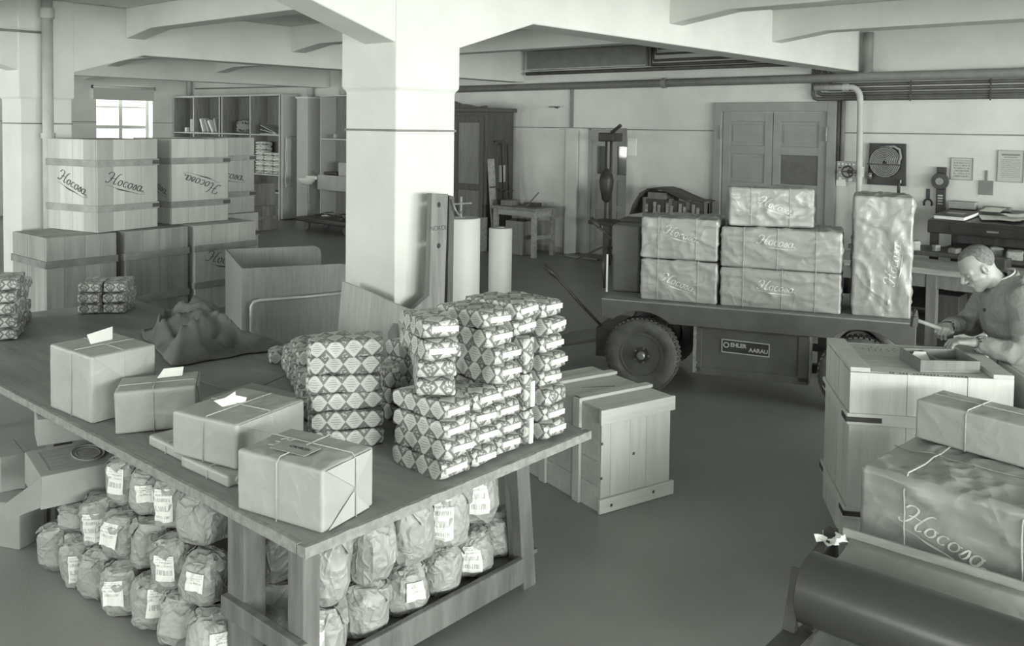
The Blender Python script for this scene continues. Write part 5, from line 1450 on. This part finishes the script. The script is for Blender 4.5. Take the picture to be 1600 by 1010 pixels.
for i, (x, y, w_, d_, h_, m, nm, lab) in enumerate(((11.95, 3.0, .16, .3, .1, 'card', 'card_box', 'pale card box at the back of the standing desk'), (11.98, 2.62, .1, .3, .05, 'grey_wood', 'pen_tray', 'grey pen tray at the back of the standing desk'), (12.0, 2.2, .05, .06, .1, 'black', 'ink_bottle', 'small black ink bottle on the standing desk'))):
    z = on_desk(x + w_ / 2, y) + .01
    g = G(); g.box(x, x + w_, y, y + d_, z - .01, z + h_ * .8)
    if nm == 'ink_bottle': g.cyl((x + .025, y + .03, z + .08), (x + .025, y + .03, z + .12), .015, n=8)
    tag(g.build(nm, M_[m], bev=.006), lab, 'desk item')

# clutter bench under the desk front
t = thing('clutter_bench', 'low dark bench crowded with scraps in front of the standing desk', 'bench', (10.56, 4.0, 0))
G().box(0, .6, -3.0, 0, .82, .87).build('bench_top', M_['dark_wood'], t)
for y in (-.08, -1.5, -2.9):
    for x in (.02, .5): G().box(x, x + .07, y - .04, y + .04, 0, .82).build('leg', M_['dark_wood'], t)
rr = random.Random(8)
for i in range(12):
    y = 3.85 - i * .2; w_ = rr.uniform(.06, .16); hh = rr.uniform(.05, .12)
    g = wbox(w_ * 1.3, w_, hh, seg=.03, rad=.012, amp=.02, freq=12, seed=i)
    o = g.build('scrap_bundle', M_[('hose', 'grey_wood', 'iron', 'bench')[i % 4]], smooth=True); o.location = (10.62 + rr.uniform(-.08, .2), y, .871); o.rotation_euler = (0, 0, rr.uniform(0, 3))
    tag(o, ['crumpled pale scrap bundle', 'grey wooden block', 'dark iron scrap', 'pale wood offcut'][i % 4] + ' on the clutter bench, ' + ['at the end by the tall box', 'in the middle', 'at the end behind the man'][i // 4], 'scrap', 'scraps on the clutter bench')
# long workbench
t = thing('workbench', 'long pale-topped workbench behind the truck and the man', 'workbench', (9.72, 4.15, 0))
n = 4
for i in range(n): G().box(.78 * i / n + .001, .78 * (i + 1) / n - .001, -3.6, 0, .74, .8).build('top_plank', M_['bench'], t, bev=.003)
G().box(.045, .075, -3.55, -.05, .6, .738).build('apron', M_['grey_wood'], t)
G().box(.755, .775, -3.5, -.05, .25, .738).build('back_board', M_['dark_wood'], t)  # added dark board, keeps the space under the bench dark
for y in (-.1, -.7, -1.32, -2.2, -3.3):
    for x in (.03, .66): G().box(x, x + .09, y - .05, y + .05, 0, .74).build('leg', M_['grey_wood'], t, bev=.003)
G().box(.1, .7, -3.4, -.1, .2, .24).build('lower_shelf', M_['grey_wood'], t)
g = G(); g.bar((.3, -.25, .24), (.3, -1.0, .7), .05, .05); g.build('diagonal_brace', M_['bench'], t)
for i, (x, y, w_, d_, h_, m, lab) in enumerate(((9.9, 3.2, .3, .4, .2, 'grey_wood', 'grey box on the lower shelf of the workbench'), (9.9, 2.6, .3, .3, .28, 'dark_wood', 'dark box on the lower shelf of the workbench'), (9.55, 2.25, .14, .3, .25, 'white_wood', 'white block on the floor before the workbench'))):
    tag(G().box(x, x + w_, y, y + d_, .241 if i < 2 else 0, (.241 if i < 2 else 0) + h_).build('storage_box', M_[m], bev=.006), lab, 'box')
tag(G().box(10.2, 10.45, 2.25, 2.5, .801, .9).build('tool_tin', M_['iron'], bev=.01), 'dark tool tin on the workbench', 'tin')

# ------------------------------------------------------------------ far left corner
t = thing('pigeonhole_shelf', 'tall pigeonhole shelf with pale fronts along the wall by the far window', 'shelf', (11.9, 17.5, 0))
ys_ = [0, 1.21, 2.42, 2.56, 3.78, 4.8]
G().box(.46, .48, 0, 4.8, 0, 2.86).build('back_board', M_['shelf_b'], t)
G().box(0, .46, 0, 4.8, 2.83, 2.87).build('top_board', M_['shelf'], t)
for y in (0, 1.19, 2.42, 2.54, 3.76, 4.77):
    g = G(); g.box(.012, .46, y, y + .025, 0, 2.83); g.build('divider', M_['shelf_b'], t); G().box(0, .012, y - .004, y + .03, 0, 2.83).build('front_edge', M_['shelf'], t)
for z in (.6, 1.0, 1.92):
    G().box(.012, .46, .025, 4.77, z, z + .025).build('shelf_board', M_['shelf_b'], t); G().box(0, .012, .025, 4.77, z - .003, z + .028).build('front_edge', M_['shelf'], t)
sh = [('white_tin', 'pale block standing in the corner pigeonhole', 'block', (12.0, 21.45, 1.946, .2, .18, .34), 'notice', 0), ('small_jar', 'small pale jar in the corner pigeonhole', 'jar', (12.0, 21.8, 1.946, .1, .1, .12), 'white', 0)]
for nm, lab, cat, (x, y, z, a_, b_, c_), m, r_ in sh: tag(G().box(x, x + a_, y, y + b_, z, z + c_).build(nm, M_[m], bev=.02), lab, cat)
for i, (y, a_) in enumerate(((20.95, 24), (20.7, 30), (20.5, 38), (20.32, 20))):
    o = G().box(-.12, .12, -.03, .03, 0, .36).build('file_book', M_['notice' if i % 2 else 'white'], bev=.004); o.location = (12.1, y, 1.962); o.rotation_euler = (R(-a_), 0, 0)
    tag(o, 'pale file leaning in the second pigeonhole, %s from the corner' % ['first', 'second', 'third', 'fourth'][i], 'file', 'files in the second pigeonhole')
g = wbox(.3, .55, .32, seg=.05, rad=.1, amp=.06, freq=5, seed=31); o = g.build('cloth_bag', M_['hose'], smooth=True); o.location = (12.12, 19.15, 1.946); tag(o, 'slumped cloth bag in the third pigeonhole', 'bag')
for i in range(3):
    o = G().box(-.18, .18, -.35, .35, 0, .02).build('folded_sheet', M_['notice'], bev=.004); o.location = (12.12, 18.0, 1.946 + i * .05); o.rotation_euler = (R(8 * i), 0, 0); tag(o, 'folded paper sheet in the pigeonhole above the bundles', 'paper', 'folded sheets on the shelf')
me = None
for c_ in range(3):
    for r_ in range(4 + (c_ == 2) * 2):
        g = wbox(.3, .33, .12, seg=.05, rad=.05, amp=.012, freq=9, seed=c_ * 5 + r_) if me is None else None
        if me is None:
            o = g.build('knitwear_bundle', M_['white'], smooth=True); me = o.data
        else:
            o = bpy.data.objects.new('knitwear_bundle', me); link(o)
        o.location = (12.1, 17.72 + c_ * .36, 1.027 + r_ * .124); tag(o, 'white rolled bundle on the shelf, %s from below, %s column from the locker' % (['first', 'second', 'third', 'fourth', 'fifth', 'sixth'][r_], ['first', 'second', 'third'][c_]), 'bundle', 'white bundles on the shelf')
# locker side, partition, basin, second shelf
t = thing('tall_locker', 'plain grey tall locker at the end of the pigeonhole shelf', 'locker', (11.92, 17.42, 0))
G().box(0, .47, -.02, .06, .02, 2.86).build('locker_panel', M_['locker'], t, bev=.004)
G().box(.2, .33, -.06, -.02, 1.9, 1.92).build('towel_rail', M_['steel'], t)
g = G(); V = []
for j in range(14):
    for i in range(9): V.append((11.96 + .14 * i / 8, 17.36 - .025 * math.sin(i * 1.9) - .01 * math.sin(j), 1.9 - 1.15 * j / 13))
g.add(V, [(j * 9 + i, j * 9 + i + 1, j * 9 + i + 10, j * 9 + i + 9) for j in range(13) for i in range(8)])
o = g.build('hand_towel', M_['towel'], smooth=True); m = o.modifiers.new('s', 'SOLIDIFY'); m.thickness = .008; tag(o, 'long pale towel hanging on the tall locker', 'towel')
t = thing('boxed_duct', 'narrow pale boxed duct standing between locker and wash basin', 'duct', (12.0, 16.58, 0)); G().box(0, .39, 0, .4, 0, 2.76).build('duct_casing', M_['locker'], t, bev=.006); G().box(-.02, .39, -.02, .42, 2.76, 2.8).build('duct_cap', M_['frame'], t)
t = thing('wash_basin', 'white porcelain wash basin on the wall beside the boxed duct', 'basin', (11.8, 16.33, .86))
g = G(); g.lathe([(.05, .0), (.13, .03), (.18, .1), (.2, .14), (.2, .16), (.18, .16), (.14, .1), (.05, .05)], n=24); auto(g.build('bowl', M_['porcelain'], t)); G().box(.1, .58, -.19, .19, .12, .2).build('basin_back', M_['porcelain'], t, bev=.02)
G().cyl((.05, 0, -.4), (.05, 0, .05), .03, n=10).build('waste_trap', M_['steel'], t); G().cyl((.3, 0, .2), (.15, 0, .3), .015, n=8).build('tap', M_['steel'], t)
t = thing('tall_shelf', 'tall open shelf with dark back beside the wash basin', 'shelf', (11.95, 14.3, 0))
G().box(.4, .42, 0, 1.75, 0, 2.82).build('back_board', M_['shelf_b'], t)
for y in (0, 1.72): G().box(0, .4, y, y + .03, 0, 2.82).build('side_board', M_['locker'], t)
for z in (2.79, 1.86, 1.06): G().box(0, .4, .03, 1.72, z, z + .03).build('shelf_board', M_['shelf'], t)
G().box(-.03, .02, .0, 1.8, .78, 1.1).build('front_box', M_['pale_ply'], t)
for nm, lab, (x, y, z, a_, b_, c_), m in (('grey_case', 'grey rounded case on the tall shelf by the basin', (12.0, 14.9, 1.09, .3, .6, .3), 'notice'), ('small_pot', 'tiny pale pot on the upper board of the tall shelf', (12.0, 15.6, 1.892, .08, .08, .1), 'notice'), ('dark_scraps', 'dark scrap heap on the tall shelf beside the grey case', (11.98, 15.55, 1.1, .25, .4, .07), 'iron')):
    tag(G().box(x, x + a_, y, y + b_, z, z + c_).build(nm, M_[m], bev=.03), lab, 'shelf item')
t = thing('floor_trolley', 'low dark platform trolley with castors before the tall shelf', 'trolley', (11.1, 14.0, 0))
G().box(0, .75, 0, 1.75, .17, .27).build('deck', M_['iron'], t, bev=.03)
for x in (.12, .62):
    for y in (.2, 1.5): k = G(); k.cyl((x - .025, y, .085), (x + .025, y, .085), .085, n=18); auto(k.build('castor', M_['rubber'], t))
rr = random.Random(5)
for i in range(16):
    a_ = rr.uniform(0, 3); x, y = 11.3 + rr.uniform(0, .35), 14.3 + rr.uniform(0, 1.2); L = rr.uniform(.1, .3); z = .278 + .022 * (i % 5)
    o = G().box(-L / 2, L / 2, -.02, .02, 0, .02).build('metal_scrap', M_['alu' if i % 3 == 0 else 'iron']); o.location = (x, y, z); o.rotation_euler = (rr.uniform(-.1, .1), rr.uniform(-.06, .06), a_)
    tag(o, 'shiny metal scrap heaped on the floor trolley' if i % 3 == 0 else 'dark metal scrap heaped on the floor trolley', 'scrap', 'scraps on the floor trolley')
# ------------------------------------------------------------------ the man
def nets(f, lo, hi, h):
    """surface nets: polygonise the zero set of f"""
    ax = [np.arange(lo[i], hi[i] + h, h) for i in range(3)]
    P = np.stack(np.meshgrid(*ax, indexing='ij'), -1)
    v = f(P).astype(np.float32); s = v < 0
    n = np.array(v.shape) - 1
    acc = np.zeros((*n, 3)); cnt = np.zeros(tuple(n))
    cr = [(dx, dy, dz) for dx in (0, 1) for dy in (0, 1) for dz in (0, 1)]
    sl = lambda d: tuple(slice(d[i], d[i] + n[i]) for i in range(3))
    for a in cr:
        for k in range(3):
            if a[k]: continue
            b = list(a); b[k] = 1; b = tuple(b)
            va, vb = v[sl(a)], v[sl(b)]
            m = (va < 0) != (vb < 0)
            t = np.where(m, va / np.where(m, va - vb, 1), 0)
            for i in range(3): acc[..., i] += np.where(m, a[i] + (t if i == k else 0), 0)
            cnt += m
    act = cnt > 0
    idx = -np.ones(tuple(n), int); idx[act] = np.arange(act.sum())
    cell = np.argwhere(act)
    V = np.array(lo) + h * (cell + acc[act] / cnt[act][:, None])
    F = []
    for k in range(3):
        u, w = (k + 1) % 3, (k + 2) % 3
        a = np.take(s, range(n[k]), axis=k); b = np.take(s, range(1, n[k] + 1), axis=k)
        for (i, j, l) in np.argwhere(a != b):
            c = [i, j, l]
            if c[u] == 0 or c[w] == 0 or c[u] >= n[u] or c[w] >= n[w]: continue
            q = []
            for du, dw in ((-1, -1), (0, -1), (0, 0), (-1, 0)):
                e = list(c); e[u] += du; e[w] += dw; q.append(idx[tuple(e)])
            if min(q) < 0: continue
            F.append(q if a[i, j, l] else q[::-1])
    return V, F
def L2(p): return np.sqrt((p ** 2).sum(-1))
def ell(P, c, r):
    q = (P - np.array(c)) / np.array(r); k = L2(q)
    return (k - 1) * min(r)
def cap(P, a, b, ra, rb=None):
    rb = ra if rb is None else rb
    a, b = np.array(a, float), np.array(b, float); d = b - a
    t = np.clip(((P - a) @ d) / (d @ d), 0, 1)
    return L2(P - a - t[..., None] * d) - (ra + (rb - ra) * t)
def smin(a, b, k):
    h = np.clip(.5 + .5 * (b - a) / k, 0, 1)
    return b * (1 - h) + a * h - k * h * (1 - h)
def sun(l, k):
    r = l[0]
    for x in l[1:]: r = smin(r, x, k)
    return r
MO = (5.90, 1.20); MA = math.atan2(.78, -.62)
man = thing('person', 'man in grey work jacket bending over the white crate with a hammer', 'person', (*MO, 0), MA)
HC = np.array((.275, .0, 1.415)); HP = R(33)
fd = np.array((math.cos(HP), 0, -math.sin(HP))); hu = np.array((math.sin(HP), 0, math.cos(HP)))
def hd(P):
    q = P - HC; return np.stack((q @ fd, q[..., 1], q @ hu), -1)
def hw(x, y, z): return HC + fd * x + np.array((0, y, 0)) + hu * z
NB = (.14, 0, 1.31)
def head_sdf(P):
    Q = hd(P); A = Q.copy(); A[..., 1] = np.abs(A[..., 1])
    cran = ell(Q, (-.015, 0, .035), (.1, .077, .088))
    face = ell(Q, (.03, 0, -.04), (.062, .06, .085))
    d = smin(cran, face, .03)
    d = smin(d, cap(A, (-.01, .05, -.065), (.055, .012, -.108), .02, .02), .03)
    d = smin(d, cap(A, (.06, 0, -.112), (.062, .01, -.108), .02), .02)
    d = smin(d, cap(A, (.083, .012, .014), (.066, .05, .01), .011), .015)
    d = smin(d, cap(A, (.062, .048, -.03), (.03, .06, -.035), .016), .02)
    d = np.maximum(d, -smin(ell(A, (.098, .031, -.006), (.016, .017, .011)), np.full(d.shape, 1.), .01))
    d = smin(d, ell(A, (.078, .031, -.008), (.0125, .0135, .0115)), .002)
    d = smin(d, cap(Q, (.088, 0, .006), (.117, 0, -.036), .008, .0115), .012)
    d = smin(d, ell(A, (.102, .011, -.041), (.012, .009, .008)), .008)
    d = smin(d, cap(A, (.094, 0, -.067), (.084, .02, -.071), .0065), .005)
    d = smin(d, cap(A, (.092, 0, -.079), (.083, .018, -.077), .0065), .005)
    ear = np.maximum(ell(A, (-.012, .078, -.008), (.021, .012, .034)), -ell(A, (-.008, .09, -.005), (.012, .009, .021)))
    d = smin(d, ear, .006)
    neck = cap(P, hw(-.035, 0, -.05), NB, .054, .062)
    d = smin(d, neck, .03)
    return d
rawV, rawF = [], []
def addpart(V, F):
    n = len(rawV); rawV.extend(map(tuple, V)); rawF.extend([tuple(i + n for i in f) for f in F])
addpart(*nets(head_sdf, (.02, -.13, 1.22), (.46, .13, 1.58), .0045))
# limbs
SL, SR = (.10, .185, 1.26), (.10, -.185, 1.26)
EL, ER = (.13, .315, .965), (.17, -.29, 1.02)
WL, WR_ = (.375, .225, 1.022), (.385, -.115, 1.035)
def vn(a): a = np.array(a, float); return a / np.linalg.norm(a)
def hand_sdf(wrist, dirv, side, dorsal, curl, thumb, arm):
    """side points from the thumb side to the little finger; dorsal out of the back of the hand"""
    w = np.array(wrist); dv = vn(dirv); sd = vn(np.array(side) - dv * np.dot(side, dv)); do = vn(np.cross(dv, sd)); do = do if np.dot(do, dorsal) > 0 else -do
    prim = []
    kn = [w + dv * (.088 - .004 * abs(i - 1)) + sd * (-.03 + .02 * i) for i in range(4)]
    for i, k in enumerate(kn): prim.append(('p', w + dv * .015 + sd * (-.017 + .0115 * i), k, .0165, .0125))
    fing = []
    for i, k in enumerate(kn):
        ln = (.040, .044, .041, .032)[i]; a = 0; p = k
        seg = []
        for j in range(3):
            a += curl[j] + .06 * i
            q = p + (dv * math.cos(a) - do * math.sin(a)) * (ln * (1, .68, .55)[j])
            seg.append((p, q)); p = q
        fing.append(seg)
    t0 = w + dv * .03 - sd * .03
    th = [t0] + [w + dv * a + sd * b + do * c for a, b, c in thumb]
    def f(P):
        palm = sun([cap(P, a, b, r0, r1) for _, a, b, r0, r1 in prim], .012)
        palm = smin(palm, cap(P, arm, w, .036, .027), .02)
        d = palm
        for seg in fing:
            c = sun([cap(P, a, b, r0, r1) for (a, b), (r0, r1) in zip(seg, ((.0098, .009), (.009, .0082), (.0082, .0072)))], .004)
            d = smin(d, c, .005)
        t = sun([cap(P, a, b, r0, r1) for a, b, r0, r1 in zip(th, th[1:], (.0155, .0115), (.0115, .009))], .006)
        return smin(d, t, .01)
    return f, kn, th
fL, _, _ = hand_sdf(WL, (.93, -.33, .03), (.33, .93, -.1), (0, .35, .9), (.35, .55, .4), [(.075, -.05, -.02), (.105, -.045, -.03)], EL)
addpart(*nets(fL, (.26, .06, .9), (.56, .33, 1.09), .0035))
fR, _, _ = hand_sdf(WR_, (.6, .75, .05), (.75, -.6, .1), (.5, -.35, .8), (.85, 1.15, .9), [(.07, -.052, -.012), (.085, -.03, -.034)], ER)
addpart(*nets(fR, (.25, -.22, .94), (.56, .1, 1.13), .0035))
# trunk and legs under the clothes: same body, kept just inside them
HL, HR = (-.06, .09, .9), (-.06, -.09, .9)
KL, KR = (-.02, .11, .48), (-.04, -.1, .48)
AL, AR = (-.06, .12, .09), (-.08, -.11, .09)
def trunk(P, e=0):
    Q = P.copy(); Q[..., 1] *= .74
    d = cap(Q, (-.06, 0, .92), (.03, 0, 1.15), .125 + e, .14 + e)
    d = smin(d, cap(Q, (.03, 0, 1.12), (.09, 0, 1.235), .14 + e, .095 + e), .08)
    return d
def body_sdf(P):
    d = trunk(P, -.015)
    for s, e, w in ((SL, EL, WL), (SR, ER, WR_)):
        d = smin(d, cap(P, s, e, .05, .04), .05); d = smin(d, cap(P, e, w, .04, .028), .02)
    for a, k, f in ((HL, KL, AL), (HR, KR, AR)):
        d = smin(d, cap(P, a, k, .085, .055), .04); d = smin(d, cap(P, k, f, .055, .04), .02)
    return smin(d, cap(P, (.06, 0, 1.22), NB, .06), .04)
addpart(*nets(body_sdf, (-.3, -.42, .03), (.45, .42, 1.46), .016))
g = G(); g.add(rawV, rawF)
me = g.mesh('body', True); fixn(me); me.materials.append(M_['skin']); link(bpy.data.objects.new('body', me), man)
# hair: short, thinning at the temples
def hair_sdf(P):
    Q = hd(P)
    sh = np.maximum(ell(Q, (-.016, 0, .036), (.1025, .0795, .0905)), -ell(Q, (-.015, 0, .03), (.094, .071, .082)))
    line = (Q[..., 0] - .045) * .66 + (.074 - Q[..., 2]) * .75 - .03 * np.cos(Q[..., 1] * 40) * (Q[..., 0] > 0) + .02 * np.clip(Q[..., 0] * 30 + 1, 0, 1)     # keep where negative: above the hairline
    return np.maximum(sh, np.maximum(line, -(Q[..., 2] + .05)))
V, F = nets(hair_sdf, (.1, -.1, 1.29), (.44, .1, 1.58), .0035)
g = G(); g.add(list(map(tuple, V)), F); me = g.mesh('hair', True); fixn(me); me.materials.append(M_['hair']); link(bpy.data.objects.new('hair', me), man)
# jacket
def jacket_sdf(P):
    d = trunk(P, .03)
    Q = P.copy(); Q[..., 1] *= .74
    d = smin(d, cap(Q, (-.07, 0, .80), (-.05, 0, .95), .165, .155), .06)
    d = smin(d, cap(P, (.085, .17, 1.275), (.085, -.17, 1.275), .062), .06)
    d = smin(d, cap(P, (.06, .1, 1.32), (.1, 0, 1.34), .045), .05); d = smin(d, cap(P, (.06, -.1, 1.32), (.1, 0, 1.34), .045), .05)
    for s, e, w in ((SL, EL, WL), (SR, ER, WR_)):
        e_, w_ = np.array(e), np.array(w); wc = w_ + (e_ - w_) * .1
        d = smin(d, cap(P, s, e, .07, .062), .045); d = smin(d, cap(P, e, wc, .062, .046), .025)
        d = np.maximum(d, -cap(P, wc - (e_ - w_) * .03, w_ + (w_ - e_) * .6, .04))       # open cuff
    d = np.maximum(d, -cap(P, (.125, 0, 1.325), hw(-.02, 0, -.02), .062, .085))           # neck opening
    return np.maximum(d, .78 - P[..., 2])
V, F = nets(jacket_sdf, (-.32, -.45, .76), (.46, .45, 1.46), .0085)
g = G(); g.add(list(map(tuple, V)), F); me = g.mesh('jacket', True); fixn(me); me.materials.append(M_['jacket'])
co = [v.co.copy() for v in me.vertices]; no = [v.normal.copy() for v in me.vertices]
for v, q, nn in zip(me.vertices, co, no):            # cloth folds, deeper about the elbows
    ar = min((q - Vector(EL)).length, (q - Vector(ER)).length)
    amp = .007 + .012 * math.exp(-(ar / .15) ** 2)
    v.co = q + nn * (amp * (1 - 2.4 * abs(mnoise.noise(Vector((q.x * 10, q.y * 7, q.z * 14)) + Vector((3, 3, 3))))) + .004 * mnoise.noise(q * 6))
jk = bpy.data.objects.new('jacket', me); link(jk, man)
g = G(); C0 = Vector((.122, 0, 1.345)); M = plane_M(C0, (.86, 0, -.5), (0, 1, 0))
pts = []
for k in range(25):
    a = R(-150 + 300 * k / 24) + PI
    pts.append(M @ Vector((.072 * math.cos(a), .078 * math.sin(a), .0)))
V = []
for p in pts:
    o_ = (p - C0).normalized()
    V += [p + Vector((0, 0, .028)) * 1.0 - o_ * .006, p + o_ * .012 + Vector((0, 0, .018)), p + o_ * .03 + Vector((0, 0, -.022)), p + o_ * .012 + Vector((0, 0, -.03))]
F = [(4 * i + a, 4 * i + (a + 1) % 4, 4 * i + 4 + (a + 1) % 4, 4 * i + 4 + a) for i in range(len(pts) - 1) for a in range(4)] + [(3, 2, 1, 0), tuple(4 * (len(pts) - 1) + a for a in range(4))]
g.add(V, F); g.build('jacket_collar', M_['jacket'], jk, bev=.003, smooth=True)
V = []
for p in pts:
    o_ = (p - C0).normalized(); V += [p + Vector((0, 0, .036)) - o_ * .012, p + Vector((0, 0, .034)) - o_ * .005, p - o_ * .004, p - o_ * .012]
g = G(); g.add(V, F); g.build('shirt_collar', M_['shirt'], man, smooth=True)
for z, f_ in ((1.17, .222), (1.04, .185), (.92, .135)):
    G().cyl((f_ - .02, .012, z), (f_ + .012, .012, z - .004), .009, n=10).build('button', M_['iron'], jk)
def trousers_sdf(P):
    Q = P.copy(); Q[..., 1] *= .8
    d = cap(Q, (-.06, 0, .86), (-.06, 0, .96), .14, .135)
    for a, k, f in ((HL, KL, AL), (HR, KR, AR)):
        d = smin(d, cap(P, a, k, .1, .075), .04); d = smin(d, cap(P, k, f, .075, .068), .03)
    return np.maximum(np.maximum(d, .06 - P[..., 2]), P[..., 2] - 1.0)
V, F = nets(trousers_sdf, (-.28, -.28, .04), (.16, .28, 1.02), .014)
g = G(); g.add(list(map(tuple, V)), F); me = g.mesh('trousers', True); fixn(me); me.materials.append(M_['trousers']); link(bpy.data.objects.new('trousers', me), man)
for A in (AL, AR):
    def shoe_sdf(P):
        d = smin(cap(P, (A[0] - .03, A[1], .05), (A[0] + .14, A[1] + .01, .042), .045, .04), cap(P, (A[0], A[1], .06), (A[0], A[1], .11), .045), .03)
        return np.maximum(d, -P[..., 2])
    V, F = nets(shoe_sdf, (A[0] - .1, A[1] - .07, -.012), (A[0] + .21, A[1] + .08, .17), .008)
    g = G(); g.add([(x, y, max(0, z)) for x, y, z in V], F); me = g.mesh('shoe', True); fixn(me); me.materials.append(M_['black']); link(bpy.data.objects.new('shoe', me), man)
# hammer held in the right hand (local frame of the man)
MM = Matrix.Translation((*MO, 0)) @ Matrix.Rotation(MA, 4, 'Z')
hm = thing('hammer', 'hammer with pale wooden handle and dark head in the man\'s hand', 'hammer', (*MO, 0), MA)
a, b = Vector((.385, -.06, 1.015)), Vector((.615, -.03, 1.095))
g = G(); g.tube([a, a.lerp(b, .3), a.lerp(b, .7), b], [.015, .013, .0115, .012], 10); g.build('handle', M_['bench'], hm, smooth=True)
ux = (b - a).normalized(); hz = Vector((0, 0, 1)) - ux * ux.z; hz.normalize(); hz = (hz + Vector((.25, .1, 0))).normalized()
c = a.lerp(b, .97)
g = G(); g.bar(c - hz * .045, c + hz * .018, .032, .032, ux); g.add([c + hz * .018 + x for x in [s1 * .016 * ux + s2 * .016 * ux.cross(hz) for s1, s2 in ((-1, -1), (1, -1), (1, 1), (-1, 1))]] + [c + hz * .062 + x for x in [s1 * .003 * ux + s2 * .016 * ux.cross(hz) for s1, s2 in ((-1, -1), (1, -1), (1, 1), (-1, 1))]], [(3, 2, 1, 0), (4, 5, 6, 7), (0, 1, 5, 4), (1, 2, 6, 5), (2, 3, 7, 6), (3, 0, 4, 7)])
g.build('hammer_head', M_['iron'], hm, bev=.002)
